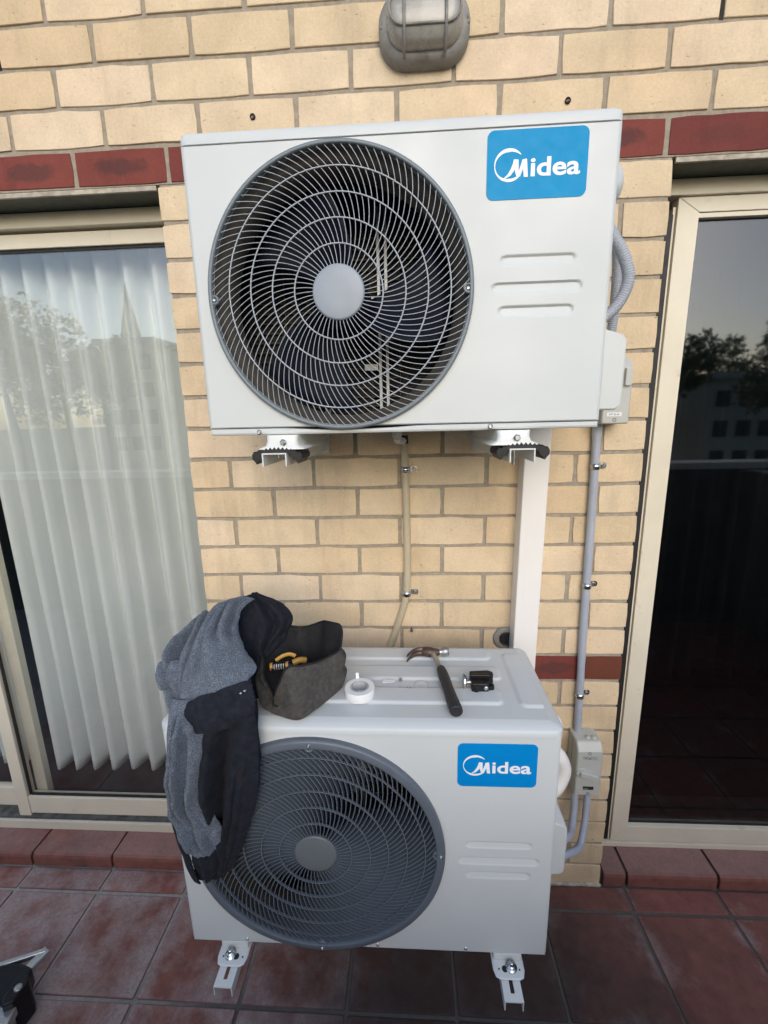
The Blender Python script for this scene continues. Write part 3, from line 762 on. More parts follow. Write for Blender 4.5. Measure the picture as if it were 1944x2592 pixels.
for xc in (.388, .8085):      # pressed steel feet under the pan
    m = MB(); A = []
    for (w, z, y0) in ((.030, 1.5402, -.408), (.0285, 1.530, -.411), (.031, 1.521, -.414), (.042, 1.5165, -.418), (.043, 1.5145, -.418)):
        A.append([(x + xc, y, z) for x, _, y in rrect(-w, w, y0, -.10, .008, 4, 0, 2)])
    m.loft(A, True, True, True).build('foot', 'bracket_white', U, sharp=45)
    MB().lathe((xc + .004, -.4145, 1.527), (0, -1, 0), [(.006, -.004), (.0065, .002), (.004, .004)], 6, smooth=False, cap1=True).build('bolt', 'steel', U)
# valve cover, carrying handle and drain spout
def cover(par, x0, x1, ya, yb_, zt0, zt1, zb, mat='white_enamel'):
    def lp(y, s): 
        P = [(x0, zb), (x1 - .010, zb - .0), (x1 - .002, zb + .006), (x1, zb + .016), (x1, zt1 - .010), (x1 - .006, zt1), (x0, zt0)]
        cxm = (x0 + x1) / 2; czm = (zb + zt0) / 2
        return [(x0 + (x - x0) * s, y, czm + (z - czm) * (1 - (1 - s) * .6)) for x, z in P]
    MB().loft([lp(yb_, 1), lp(ya + .008, 1), lp(ya + .002, .98), lp(ya, .94)], True, True, True).build('valve_cover', mat, par, sharp=35)
cover(U, .9595, 1.040, -.305, -.150, 1.735, 1.712, 1.572)
MB().lathe((.958, -.33, 1.950), (1, 0, 0), [(.036, 0), (.035, .012), (.028, .026), (.012, .034), (0, .035)], 24).build('carry_handle', 'white_enamel', U)
m = MB().tube([(.594, -.165, 1.541), (.594, -.165, 1.52)], .011, 16); m.tube([(.594, -.165, 1.524), (.594, -.12, 1.512), (.607, -.05, 1.506)], .009, 12)
m.build('drain_spout', 'white_enamel', U)

# ---------------------------------------------------------------- lower unit
lx0, lx1, lz0, lz1, lyf, lyb = .1165, .9095, .4175, .961, -.470, -.170
lcx, lcz, lR = .419, .687, .2560
Lw = thing('air_conditioner', (.513, -.32, .39), 'lower white air conditioner outdoor unit with dense grey fan grille, tools on its lid', 'air conditioner', 'air conditioner outdoor units')
casing(Lw, lx0, lx1, lz0, lz1, lyf, lyb, lcx, lcz, lR, .700,
       [(.732, .862, .703, .0075, .0032), (.716, .878, .662, .0085, .0034), (.733, .861, .626, .0078, .0032)])
LZ = .985
def lid_h(x, y):
    h = 0
    for a, b, c, d, hh in ((.150, .812, -.238, -.192, .0045), (.150, .822, -.321, -.272, .0045), (.150, .808, -.406, -.356, .0045), (.846, .897, -.413, -.215, .004)):
        qx = max(a + .012 - x, x - b + .012, 0); qy = max(c + .012 - y, y - d + .012, 0); s = math.hypot(qx, qy) - .012
        h += hh * sstep(.005, -.003, s)
    return h
lo = dict(x0=.113, x1=.913, y0=-.4745, y1=-.166)
L = []
for ins, z in ((0, .9620), (0, .9745), (.003, .9775), (.014, .9825), (.024, LZ)):
    L.append([(x, y, z) for x, _, y in rrect(lo['x0'] + ins, lo['x1'] - ins, lo['y0'] + ins, lo['y1'] - ins, max(.0004, .022 - ins), 5, 0, 8)])
m = MB().loft(L, True, True, False)
gx0, gx1, gy0, gy1 = lo['x0'] + .024, lo['x1'] - .024, lo['y0'] + .024, lo['y1'] - .024
nx, ny = 250, 130; V = [(gx0 + (gx1 - gx0) * i / nx, gy0 + (gy1 - gy0) * j / ny, 0) for j in range(ny + 1) for i in range(nx + 1)]
V = [(x, y, LZ + lid_h(x, y)) for x, y, _ in V]
m.add(V, [(j * (nx + 1) + i, j * (nx + 1) + i + 1, (j + 1) * (nx + 1) + i + 1, (j + 1) * (nx + 1) + i) for j in range(ny) for i in range(nx)], True)
m.build('lid', 'lid_enamel_shaded', Lw, sharp=50)
m = MB().bbox(lx0 + .003, lx1 - .003, lyf + .002, lyb, .4115, .4172, .001); m.build('base_pan', 'white_enamel', Lw)
for x in (.245, .540, .734): screw(Lw, x, lyf + .001, .4235, .0036)
gr2 = MB().lathe((lcx, lyf, lcz), (0, -1, 0), [(.2670, -.0002), (.2682, .008), (.2668, .0128), (.2630, .0145), (.2545, .0152), (.2508, .0150), (.2498, .0138), (.2496, .002), (.2497, -.008)], 132).build('grille_rim', 'grille_grey', Lw)
for a in (90, 0, 270):
    ca, sa = math.cos(math.radians(a)), math.sin(math.radians(a)); px, pz = lcx + .252 * ca, lcz + .252 * sa
    lug = MB().lathe((px, lyf - .008, pz), (0, -1, 0), [(.0105, -.006), (.0105, .004), (.009, .0062), (.006, .005), (.006, .001)], 20, cap1=True).build('screw_lug', 'grille_grey', gr2)
    screw(lug, lcx + .2585 * ca, lyf - .0145, lcz + .2585 * sa, .0030)
rr = [.0435, .0755, .114, .152, .190, .2275, .2510]
for r in rr[1:6]:
    y = ydome(r, .251, lyf - .0105, .007)
    L = []
    for (dr, dy) in ((-.001, -.0006), (.001, -.0006), (.001, .004), (-.001, .004)):
        L.append([(lcx + (r + dr) * math.cos(2 * PI * k / 110), y + dy, lcz + (r + dr) * math.sin(2 * PI * k / 110)) for k in range(111)])
    MB().loft(L + [L[0]], False, smooth=False).build('grille_ring', 'grille_grey', Lw)
ribs = MB()
for (ra, rb), n in zip(zip(rr, rr[1:]), (50, 68, 84, 96, 104, 110)):
    for q in range(n):
        L = [[], [], [], []]
        for k in range(6):
            r = ra + (rb - ra) * k / 5; a = spiral(r, .0435, .251, 4, 52, 2 * PI * (q + .5) / n); a2 = spiral(r + .001, .0435, .251, 4, 52, 2 * PI * (q + .5) / n)
            p = Vector((lcx + r * math.cos(a), 0, lcz + r * math.sin(a))); tg = (Vector((lcx + (r + .001) * math.cos(a2), 0, lcz + (r + .001) * math.sin(a2))) - p).normalized()
            nn = Vector((-tg.z, 0, tg.x)) * .00085; y = ydome(r, .251, lyf - .010, .007)
            for i, (s_, dy) in enumerate(((-1, 0), (1, 0), (1, .0125), (-1, .0125))):
                v = p + nn * s_; L[i].append((v.x, y + dy, v.z))
        ribs.loft(L + [L[0]], False, smooth=False)
ribs.build('grille_ribs', 'grille_grey', Lw, kind='stuff')
MB().lathe((lcx, lyf - .0135, lcz), (0, -1, 0), [(.0425, -.006), (.0445, 0), (.0442, .0035), (.041, .0046), (.02, .0050), (.0, .0050)], 48).build('grille_hub', 'hub_grey_dark', Lw)
fan_inside(Lw, lcx, lcz, lyf, lyb, lR, lx0, lx1, lz0, lz1, math.radians(50))
badge(Lw, .7100, .8640, .8470, .9455, lyf - .0002, 'badge_blue')
cover(Lw, .9085, .978, -.365, -.190, .662, .640, .500)
# ---------------------------------------------------------------- wall brackets
def channel(m, x0, x1, ya, yb_, z, h=.024, t=.0022, slots=()):
    """inverted channel: top plate with slots and two down-turned sides"""
    ys = [ya]
    for a, b in slots: ys += [a, b]
    ys.append(yb_); xm = (x0 + x1) / 2
    for k in range(len(ys) - 1):
        if k % 2 == 0: m.box(x0 + t, x1 - t, ys[k], ys[k + 1], z - t, z)
        else: m.box(x0 + t, xm - .0042, ys[k], ys[k + 1], z - t, z); m.box(xm + .0042, x1 - t, ys[k], ys[k + 1], z - t, z)
    m.box(x0, x0 + t, ya, yb_, z - h, z); m.box(x1 - t, x1, ya, yb_, z - h, z); return m
def bracket(xa, xb, yend, z, label, low):
    xm = (xa + xb) / 2
    b = thing('wall_bracket', (xm, -.01, z - .1), label, 'bracket', 'bracket arms under the air conditioners')
    channel(MB(), xa, xb, yend, -.012, z, slots=((yend + .014, yend + .040), (yend + .075, yend + .16)) if low else ((-.39, -.33),)).build('arm', 'bracket_white', b)
    m = MB(); m.bbox(xa - .004, xb + .004, -.012, -.001, z - .034, z + .30 if low else z + .36, .0015); m.build('wall_plate', 'bracket_white', b)
    return b
for xa, xb, k in ((.354, .399, 0), (.7985, .843, 1)):
    b = bracket(xa, xb, -.426, 1.5085, ('white bracket arm under the upper unit, left of the drain pipe', 'white bracket arm under the upper unit, beside the white duct, with a long bolt')[k], False)
    m = MB(); n = 12; xc = (xa + xb) / 2 + .003     # ribbed rubber pad squashed over the arm
    top, bot = [], []
    for i in range(n * 2 + 1):
        u = i / (2 * n); x = xc - .046 + .092 * u; sag = .012 * (abs(u - .5) * 2) ** 2.2
        th = .0022 if i % 2 else 0
        top.append((x, 1.5146 - sag * .8 + th * 1.9)); bot.append((x, 1.5089 - sag * .6 - .012 * sstep(.45, .85, abs(u - .5) * 2) * (1 - sstep(.88, 1.0, abs(u - .5) * 2)) - (.004 if i % 2 == 0 and abs(u - .5) > .28 else 0)))
    m.loft([[(x, -.419, z) for x, z in top + bot[::-1]], [(x, -.35, z) for x, z in top + bot[::-1]]], True, True, True, smooth=False).build('rubber_pad', 'rubber', b)
    bl = MB().tube([((.376 if k == 0 else .8135), -.395, 1.512), ((.376 if k == 0 else .8135), -.395, 1.497 if k == 0 else 1.4775)], .0037, 10); bl.build('bolt', 'steel', b)
for xa, xb, k in ((.1905, .2305, 0), (.806, .8455, 1)):
    b = bracket(xa, xb, -.535, .385, ('white slotted bracket arm at the jacket end of the lower unit', 'white slotted bracket arm at the badge end of the lower unit')[k], True)
for xm, sgn in ((.213, 1), (.8255, -1)):            # feet of the lower unit resting on the arms
    def plate(w, yf_, z): return [(xm + x, y, z) for x, y in [(-w, -.20), (-w, -.470), (-w * .99, -.484), (-w * .86, yf_ + .004), (-w * .62, yf_), (w * .62, yf_), (w * .86, yf_ + .004), (w * .99, -.484), (w, -.470), (w, -.20)]]
    MB().loft([plate(.0335, -.4995, .3862), plate(.034, -.5005, .3875), plate(.034, -.5005, .3888), plate(.0325, -.4985, .3902)], True, True, True, smooth=False).build('foot', 'bracket_white', Lw, sharp=30)
    lip = MB().bbox(xm - .031, xm + .031, -.468, -.20, .3906, .4112, .004); lip.build('foot_web', 'bracket_white', Lw)
    MB().lathe((xm - .006 * sgn, -.4795, .3903), (0, 0, 1), [(.0125, 0), (.0125, .0014), (.0095, .0016), (.0095, .007), (.0062, .0074), (.0060, .014), (.004, .0155)], 18, cap1=True).build('bolt', 'steel', Lw)
    MB().lathe((xm + .0085 * sgn, -.4830, .3898), (0, 0, 1), [(.0062, 0), (.0062, .0008)], 16, cap1=True).build('slot_hole', 'plug_dark', Lw)
    for dx in (-.021, .023): MB().lathe((xm + dx, -.4835, .3898), (0, 0, 1), [(.0019, 0), (.0019, .0008)], 8, cap1=True).build('rivet_hole', 'plug_dark', Lw)

# ================================================================== PIPES, DUCT, SWITCHES, LAMP ON THE WALL
def clip(par, x, y, z, r, side=1, w=.016):
    m = MB(); L = []
    for zz in (z - w / 2, z + w / 2):
        L.append([(x + (r + .0012) * math.cos(a), y - (r + .0012) * math.sin(a), zz) for a in [PI * k / 14 for k in range(15)]])
    m.loft(L, False, smooth=True)
    c = m.build('clip', 'steel', par); so = c.modifiers.new('t', 'SOLIDIFY'); so.thickness = .0014; so.offset = 1
    x0 = x + side * (r + .001); x1 = x + side * (r + .024)
    n = MB(); P = rrect(min(x0, x1), max(x0, x1), z - w / 2, z + w / 2, .006, 5, 0, 2)
    n.loft([[(a, -.0012, b) for a, _, b in P], [(a, -.0032, b) for a, _, b in P]], True, True, True, False).build('tab', 'steel', c)
    MB().lathe((x + side * (r + .014), -.0034, z), (0, -1, 0), [(.0055, -.001), (.0055, .002), (.003, .0042)], 12, cap1=True).build('screw', 'steel', c)
    return c
dp = thing('drain_pipe', (.61, -.012, .62), 'beige drain pipe running down from the upper unit, bending behind the lower one', 'pipe')
MB().tube(crom([(.609, -.0125, 1.515), (.6115, -.0125, 1.43), (.6145, -.0125, 1.25), (.614, -.0125, 1.12), (.609, -.0125, 1.05), (.592, -.0125, .985), (.565, -.0125, .905), (.530, -.0125, .80), (.52, -.0125, .64)], 8), .0102, 16).build('pipe', 'drain_beige', dp)
MB().tube([(.6085, -.0125, 1.519), (.6095, -.0125, 1.497)], .0118, 16).build('collar', 'rubber', dp)
clip(dp, .6125, -.0125, 1.4265, .0102); clip(dp, .6115, -.0125, 1.064, .0102)
nl = thing('nail', (.625, -.003, .946), 'small rusty nail in the mortar joint beside the bent drain pipe', 'nail')
MB().tube([(.625, .006, .946), (.625, -.012, .944)], .0018, 8).build('shank', 'rust_steel', nl)
MB().lathe((.625, -.012, .944), (0, -1, 0), [(.0045, 0), (.0045, .002)], 10, cap1=True, cap0=True).build('head', 'dull_steel', nl)
du = thing('cable_duct', (.95, 0, .6), 'white square trunking duct running down the bricks between the two units', 'duct')
def dl(z, ins=0):
    t = (z - .62) / .9; xa = .911 + .012 * t; xb = xa + .066
    return [(xa + ins, 0 - .001, z), (xa + ins, -.0525, z), (xa + .0009 + ins, -.0547, z), (xa + .003, -.0555 + ins, z), (xb - .003, -.0555 + ins, z), (xb - .0009 - ins, -.0547, z), (xb - ins, -.0525, z), (xb - ins, -.001, z)]
MB().loft([dl(.60), dl(.9), dl(1.2), dl(1.535), dl(1.80)], True, True, True, smooth=False).build('cover', 'duct_white', du)
gm = thing('wall_grommet', (.904, -.002, .916), 'dark grey round rubber wall grommet half behind the white duct', 'grommet')
MB().lathe((.904, -.001, .916), (0, -1, 0), [(.036, 0), (.0365, .003), (.033, .006), (.022, .007)], 36).build('flange', 'lamp_body', gm)
MB().lathe((.908, -.007, .916), (0, -1, 0), [(.022, 0), (.021, .004), (.018, .004), (.016, -.004)], 28, cap1=True).build('sleeve', 'rubber', gm)
cd = thing('conduit', (1.125, -.014, .6), 'grey rigid electrical conduit running up the pier beside the dark glass door', 'conduit')
MB().tube([(1.1315, -.0145, .600), (1.1285, -.0145, .75), (1.1245, -.0145, .92), (1.1205, -.0145, 1.37), (1.1175, -.0145, 1.55)], .0107, 18).build('pipe', 'conduit_grey', cd)
MB().tube([(1.1182, -.0145, 1.505), (1.1175, -.0145, 1.545)], .0125, 18).build('coupling', 'conduit_grey', cd)
clip(cd, 1.1205, -.0145, 1.427, .0107); clip(cd, 1.1230, -.0145, 1.088, .0107); clip(cd, 1.1285, -.0145, .737, .0107)
def isolator(x0, x1, z0, z1, d, label, low):
    s = thing('isolator_switch', ((x0 + x1) / 2, 0, z0), label, 'switch', 'isolator switches')
    pr = [(-.001, z0), (-d + .004, z0), (-d, z0 + .003), (-d, z1 - .024), (-d + .003, z1 - .019), (-d + .014, z1 - .003), (-d + .018, z1), (-.001, z1)]
    L = []
    for x, k in ((x0, .003), (x0 + .003, 0), (x1 - .003, 0), (x1, .003)):
        L.append([(x, min(-.001, y + k), z + (k if z < (z0 + z1) / 2 else -k)) for y, z in pr])
    MB().loft(L, True, True, True, smooth=False).build('body', 'iso_grey', s)
    MB().box(x0 - .0006, x1 + .0006, -d * .45, -d * .43, z0 + .004, z1 - .004).build('seam', 'print_grey', s)
    return s
iso = isolator(1.1115, 1.1855, .4355, .6125, .075, 'pale grey isolator switch box on the pier at the foot of the grey conduit', True)
yy = -.0753
rot_ = MB(); P = rrect(-.010, .044, -.0085, .0085, .006, 5, 0, 3); ca, sa = math.cos(-.30), math.sin(-.30)
tf = lambda x, z, y, s=1: (1.130 + (x * ca - z * sa) * s, y, .5165 + (x * sa + z * ca) * s)
rot_.loft([[tf(x, z, yy) for x, _, z in P], [tf(x, z, yy - .009) for x, _, z in P], [tf(x * .93 + .001, z * .75, yy - .0115) for x, _, z in P]], True, False, True).build('lever', 'iso_grey', iso, sharp=40)
MB().lathe((1.1275, yy, .5165), (0, -1, 0), [(.0165, 0), (.0165, .003), (.014, .004)], 28, cap1=True).build('dial', 'iso_grey', iso)
m = MB(); text_xz(m, 'CLIPSAL', 1.1265, 1.1685, .5625, .5725, yy - .0003, .01, flip=True); m.build('lettering', 'print_grey', iso, kind='stuff')
for x, z in ((1.147, .5835), (1.151, .4435)): MB().lathe((x, yy + .0002, z), (0, -1, 0), [(.0052, 0), (.005, .0006), (.0034, .0006), (.003, -.0008)], 16, cap1=True).build('screw', 'print_grey', iso)
MB().box(1.1345, 1.166, yy - .0004, yy, .4570, .4685).build('rating_label', 'plug_dark', iso)
MB().box(1.1350, 1.150, yy - .0006, yy - .0004, .4585, .4625).build('rating_print', 'print_grey', iso)
for x in (1.150, 1.168): MB().lathe((x, -.045, .6125), (0, 0, 1), [(.007, 0), (.0065, .004), (.003, .005)], 12, cap1=True).build('blanking_plug', 'iso_grey', iso)
iso2 = isolator(1.104, 1.1705, 1.5385, 1.698, .070, 'pale grey isolator switch box half hidden behind the upper unit', False)
MB().box(1.1155, 1.151, -.0706, -.0702, 1.5575, 1.567).build('rating_label', 'paper', iso2)
m = MB(); text_xz(m, 'IP66', 1.121, 1.146, 1.5598, 1.5648, -.0708); m.build('lettering', 'print_grey', iso2, kind='stuff')
MB().lathe((1.135, -.0701, 1.549), (0, -1, 0), [(.0048, 0), (.0046, .0006), (.003, .0004), (.0028, -.001)], 14, cap1=True).build('screw', 'print_grey', iso2)
MB().bbox(1.150, 1.166, -.079, -.0703, 1.63, 1.672, .002).build('lever', 'iso_grey', iso2)
def flex(path, r, label, pitch=.0048):
    pts = crom(path, 60); out = [pts[0]]; 
    L = 0; q = []; rad = []
    for a, b in zip(pts, pts[1:]):
        L += (b - a).length; q.append(b); rad.append(L)
    # resample evenly, four points a corrugation
    tot = rad[-1]; n = int(tot / (pitch / 4)); P = []; R = []; i = 0
    for k in range(n + 1):
        s = tot * k / n
        while i < len(rad) - 1 and rad[i] < s: i += 1
        P.append(q[i] if i == 0 else q[i - 1].lerp(q[i], (s - rad[i - 1]) / max(1e-9, rad[i] - rad[i - 1]))); R.append(r * (1.0 if k % 4 in (1, 2) else .90))
    o = MB().tube(P, R, 14).build('flexible_conduit', 'conduit_grey', None, loc=path[0]); return props(o, label, 'conduit', 'corrugated conduits')
flex([(1.118, -.035, 1.69), (1.112, -.07, 1.80), (1.085, -.12, 1.92), (1.03, -.17, 1.955), (.975, -.20, 1.95)], .0115, 'thin corrugated conduit seen behind the looped one beside the upper unit')
flex([(.955, -.20, 1.960), (1.015, -.20, 1.938), (1.055, -.20, 1.898), (1.0785, -.20, 1.842), (1.066, -.20, 1.795), (1.035, -.20, 1.762), (.985, -.20, 1.735)], .0122, 'grey corrugated conduit looped at the right side of the upper unit')
flex([(1.1275, -.040, .437), (1.1275, -.042, .40), (1.1235, -.055, .352), (1.100, -.10, .335), (1.050, -.18, .395), (.96, -.26, .455)], .0108, 'inner of two grey corrugated conduits curving from the lower isolator to the unit')
flex([(1.1640, -.040, .437), (1.1650, -.044, .39), (1.1570, -.060, .326), (1.125, -.11, .290), (1.060, -.19, .355), (.96, -.27, .425)], .0108, 'outer of two grey corrugated conduits curving from the lower isolator to the unit')
ip = MB().tube(crom([(.93, -.26, .60), (.980, -.255, .632), (1.001, -.25, .668), (1.001, -.25, .702), (.980, -.25, .738), (.93, -.22, .77)], 8), .0185, 16).build('insulated_pipe', 'duct_white', None, loc=(.98, -.25, .6)); props(ip, 'white insulated refrigerant pipe bulging out behind the lower unit', 'pipe', 'insulated pipes')
ip = MB().tube(crom([(.93, -.22, .735), (.98, -.215, .752), (.995, -.21, .77), (.985, -.205, .80), (.93, -.2, .83)], 8), .0150, 16).build('insulated_pipe', 'duct_white', None, loc=(.98, -.21, .73)); props(ip, 'thinner white insulated pipe above the bulging one behind the lower unit', 'pipe', 'insulated pipes')
# ---- bulkhead lamp
lm = thing('bulkhead_light', (.6665, 0, 2.42), 'weathered grey oval bulkhead light with a caged lens on the bricks', 'wall lamp')
def ol(hw, z0, z1, y, r=None): return rrect(.6665 - hw, .6665 + hw, z0, z1, r or min(.062, (z1 - z0) / 2 - .001), 10, y, 4)
MB().loft([ol(.102, 2.349, 2.491, -.001), ol(.102, 2.349, 2.491, -.020), ol(.099, 2.352, 2.488, -.030), ol(.092, 2.358, 2.482, -.036), ol(.084, 2.364, 2.476, -.036)], True, False, True).build('housing', 'lamp_body', lm, sharp=45)
MB().loft([ol(.083, 2.365, 2.475, -.0355, .045), ol(.082, 2.366, 2.474, -.050, .045), ol(.079, 2.372, 2.468, -.064, .042), ol(.073, 2.388, 2.452, -.073, .030), ol(.06, 2.40, 2.44, -.0755, .018), ol(.03, 2.415, 2.425, -.076, .004)], True, False, True).build('lens', 'lamp_lens', lm)
for dx in (-.045, .045):
    MB().tube(crom([(.6665 + dx, -.034, 2.356), (.6665 + dx, -.058, 2.362), (.6665 + dx, -.078, 2.388), (.6665 + dx, -.081, 2.42), (.6665 + dx, -.078, 2.452), (.6665 + dx, -.058, 2.478), (.6665 + dx, -.034, 2.484)], 6), .0032, 10).build('guard_bar', 'lamp_body', lm)
MB().tube([(p[0], p[1], p[2]) for p in ol(.0765, 2.389, 2.451, -.0745, .030)] + [ol(.0765, 2.389, 2.451, -.0745, .030)[0]], .0024, 8, cap=False).build('guard_ring', 'lamp_body', lm)
for sx in (-1, 1): MB().lathe((.6665 + sx * .093, -.030, 2.420), (0, -1, 0), [(.0085, -.004), (.008, .004), (.004, .005), (.0035, .001)], 14, cap1=True).build('fixing_screw', 'lamp_body', lm)

# ================================================================== THINGS ON THE LOWER UNIT
TOP = LZ
def cloth_loft(par, name, mat, secs, n=110, sub=16, fold=.006, seed=0, sx=34, sz=9, ridge=.0, rn=5, extra=None):
    """a soft closed body lofted through horizontal sections (x, y, z, half width, half depth)"""
    S = crom([Vector((a[0], a[1], a[2])) for a in secs], sub); W = crom([Vector((a[3], a[4], a[5] if len(a) > 5 else 0)) for a in secs], sub)
    L = []
    for c, w in zip(S, W):
        lp = []
        for k in range(n):
            a = 2 * PI * k / n; ca, sa = math.cos(a), math.sin(a); e = .75
            x = math.copysign(abs(ca) ** e, ca) * max(.001, w.x); y = math.copysign(abs(sa) ** e, sa) * max(.001, w.y)
            p = Vector((c.x + x, c.y + y, c.z + w.z * x / max(.001, w.x)))
            nr = Vector((ca * w.y, sa * w.x, 0)); nr = nr.normalized() if nr.length > 1e-9 else Vector((0, -1, 0))
            d = fold * noise.noise(Vector((p.x * sx + seed, p.y * 14, p.z * sz))) + fold * .45 * noise.noise(Vector((p.x * sx * 2.3, p.y * 30, p.z * sz * 2.1 + seed)))
            d += fold * .9 * (.35 - abs(noise.noise(Vector((p.x * sx * .8 - p.z * 6 + seed * 1.7, p.y * 12, p.z * sz * .55)))) * 1.5)
            if mat == 'fleece': d += .0011 * noise.noise(p * 260) + .0007 * noise.noise(p * 520)
            if ridge: d += ridge * (abs(math.sin(rn * a * .5 + 3.0 * noise.noise(Vector((0, seed, p.z * 7))) + p.z * 11)) - .5)
            if extra: d += extra(p)
            lp.append(tuple(p + nr * d))
        L.append(lp)
    return MB().loft(L, True, True, True).build(name, mat, par)
def crease(p, xa, za, xb, zb_, dep, wid):
    dx, dz = xb - xa, zb_ - za; t = max(0, min(1, ((p.x - xa) * dx + (p.z - za) * dz) / (dx * dx + dz * dz)))
    d = math.hypot(p.x - xa - dx * t, p.z - za - dz * t); return -dep * math.exp(-(d / wid) ** 2) * (1 - .6 * abs(2 * t - 1))
jk = thing('jacket', (.22, -.45, .63), 'blue grey fleece jacket with black lining, slung over the end of the lower unit', 'jacket')
def resample(P, n):
    Q = crom([Vector(p) for p in P], 12); D = [0]
    for a, b in zip(Q, Q[1:]): D.append(D[-1] + (b - a).length)
    out = []; i = 0
    for k in range(n + 1):
        s = D[-1] * k / n
        while i < len(D) - 2 and D[i + 1] < s: i += 1
        out.append(Q[i].lerp(Q[i + 1], (s - D[i]) / max(1e-9, D[i + 1] - D[i])))
    return out
def sheet(par, name, mat, Lc, Rc, bulge, folds=(), thick=.004, seed=0, amp=.003, nu=70, nv=110, freq=22, tiltn=None):
    """a thin hanging piece of cloth between two edges; bulge (top..bottom) lifts its middle, folds are ridges (u at top, u at bottom, height, width, v0, v1)"""
    L = resample(Lc, nv); R = resample(Rc, nv); V = []
    for j in range(nv + 1):
        v = j / nv; ac = R[j] - L[j]; j0, j1 = max(0, j - 4), min(nv, j + 4)
        dn = (L[j1] + R[j1]) - (L[j0] + R[j0]); n = ac.cross(dn)
        if n.length < 1e-9: n = Vector((0, -1, 0))
        n.normalize()
        if n.y > 0.15 or (abs(n.y) <= .15 and n.z < 0): n = -n
        if tiltn: n = (n + Vector(tiltn)).normalized()
        q = v * (len(bulge) - 1); k = min(len(bulge) - 2, int(q)); bl = bulge[k] + (bulge[k + 1] - bulge[k]) * (q - k)
        for i in range(nu + 1):
            u = i / nu; p = L[j].lerp(R[j], u); env = min(1, 6 * u, 6 * (1 - u)) 
            d = bl * max(0.0, math.sin(PI * u)) ** .7
            for f0, f1, h, w, v0, v1 in folds:
                e = sstep(v0 - .06, v0 + .06, v) * (1 - sstep(v1 - .06, v1 + .06, v)); x = (u - f0 - (f1 - f0) * v + .03 * noise.noise(Vector((v * 6, seed, f0 * 9)))) / w
                d += 1.35 * h * e * (math.exp(-abs(x) ** 1.5) - .45 * math.exp(-((abs(x) - 1.5) / .8) ** 2))
            d += amp * noise.noise(Vector((p.x * freq + seed, p.y * 9, p.z * freq * .45))) + amp * .5 * noise.noise(Vector((p.x * freq * 2.4, seed, p.z * freq * 1.6)))
            d += amp * .7 * (.3 - abs(noise.noise(Vector((p.x * freq * 1.2 - p.z * 9, seed * 2.1, p.z * freq * .8)))))
            if mat == 'fleece': d += .0010 * noise.noise(p * 260) + .0006 * noise.noise(p * 520)
            edge = .0022 * noise.noise(Vector((v * 14, seed, 1))) * (1 - env)
            V.append(tuple(p + n * d + ac.normalized() * edge))
    w = nu + 1
    o = MB().add(V, [(j * w + i, j * w + i + 1, (j + 1) * w + i + 1, (j + 1) * w + i) for j in range(nv) for i in range(nu)], True).build(name, mat, par)
    so = o.modifiers.new('thickness', 'SOLIDIFY'); so.thickness = thick; so.offset = 0
    bv = o.modifiers.new('soft_edge', 'BEVEL'); bv.width = thick * .3; bv.segments = 2; bv.limit_method = 'ANGLE'; bv.angle_limit = math.radians(60)
    return o
# heap of cloth lying on the lid under it all
cloth_loft(jk, 'back_panel', 'black_cloth', [(.268, -.300, 1.172, .010, .012), (.288, -.302, 1.160, .030, .022, -.010), (.298, -.300, 1.136, .046, .028, -.014), (.292, -.312, 1.104, .046, .042, -.012), (.262, -.345, 1.06, .050, .060), (.236, -.365, 1.02, .070, .070), (.232, -.365, .992, .072, .070)], fold=.010, seed=71, sx=24, sz=22, ridge=.006, rn=5)
sheet(jk, 'back_fold', 'black_cloth', [(.246, -.322, 1.184), (.240, -.345, 1.150), (.252, -.372, 1.105), (.272, -.395, 1.060), (.280, -.415, 1.015)], [(.272, -.300, 1.186), (.330, -.300, 1.158), (.352, -.305, 1.120), (.318, -.345, 1.085), (.300, -.390, 1.020)], [.004, .018, .022, .014, .006], [(.5, .35, .010, .12, .1, .9), (.75, .8, .008, .09, .0, .7)], seed=75, amp=0.0093)
# black inside of the jacket hanging in front of the casing
sheet(jk, 'lining', 'black_cloth', [(.168, -.470, 1.030), (.160, -.492, .99), (.152, -.494, .92), (.148, -.493, .84), (.152, -.492, .76), (.160, -.491, .69), (.166, -.490, .640)], [(.322, -.470, 1.035), (.326, -.490, .99), (.323, -.492, .92), (.312, -.491, .84), (.288, -.490, .765), (.256, -.490, .69), (.214, -.489, .628)], [.008, .020, .024, .024, .022, .018, .010], [(.62, .55, -.020, .10, .05, .75), (.45, .50, .010, .07, .2, .95), (.80, .62, .008, .06, .3, 1), (.25, .3, .008, .08, .5, 1)], thick=.003, seed=3, amp=0.0078)
# front edge of the jacket turned outwards, with the small patch on it
sheet(jk, 'front_edge', 'black_cloth', [(.286, -.512, 1.052), (.288, -.516, 1.00), (.284, -.517, .95), (.274, -.517, .895), (.262, -.515, .84), (.250, -.511, .78), (.236, -.506, .72), (.222, -.502, .668)], [(.325, -.505, 1.052), (.330, -.509, 1.00), (.329, -.510, .95), (.325, -.509, .90), (.314, -.507, .84), (.294, -.503, .78), (.270, -.500, .715), (.240, -.497, .655)], [.004, .007, .008, .008, .010, .008, .004], [(.3, .35, .004, .12, .4, 1)], thick=.0035, seed=11, amp=0.0039)
sheet(jk, 'zip_edge', 'black_cloth', [(.133, -.500, .845), (.136, -.503, .78), (.146, -.505, .71), (.156, -.505, .655), (.162, -.503, .632)], [(.146, -.512, .845), (.156, -.515, .78), (.168, -.516, .71), (.178, -.515, .655), (.182, -.512, .634)], [.002, .004, .004, .002], thick=.003, seed=12, amp=0.0023, nu=24)
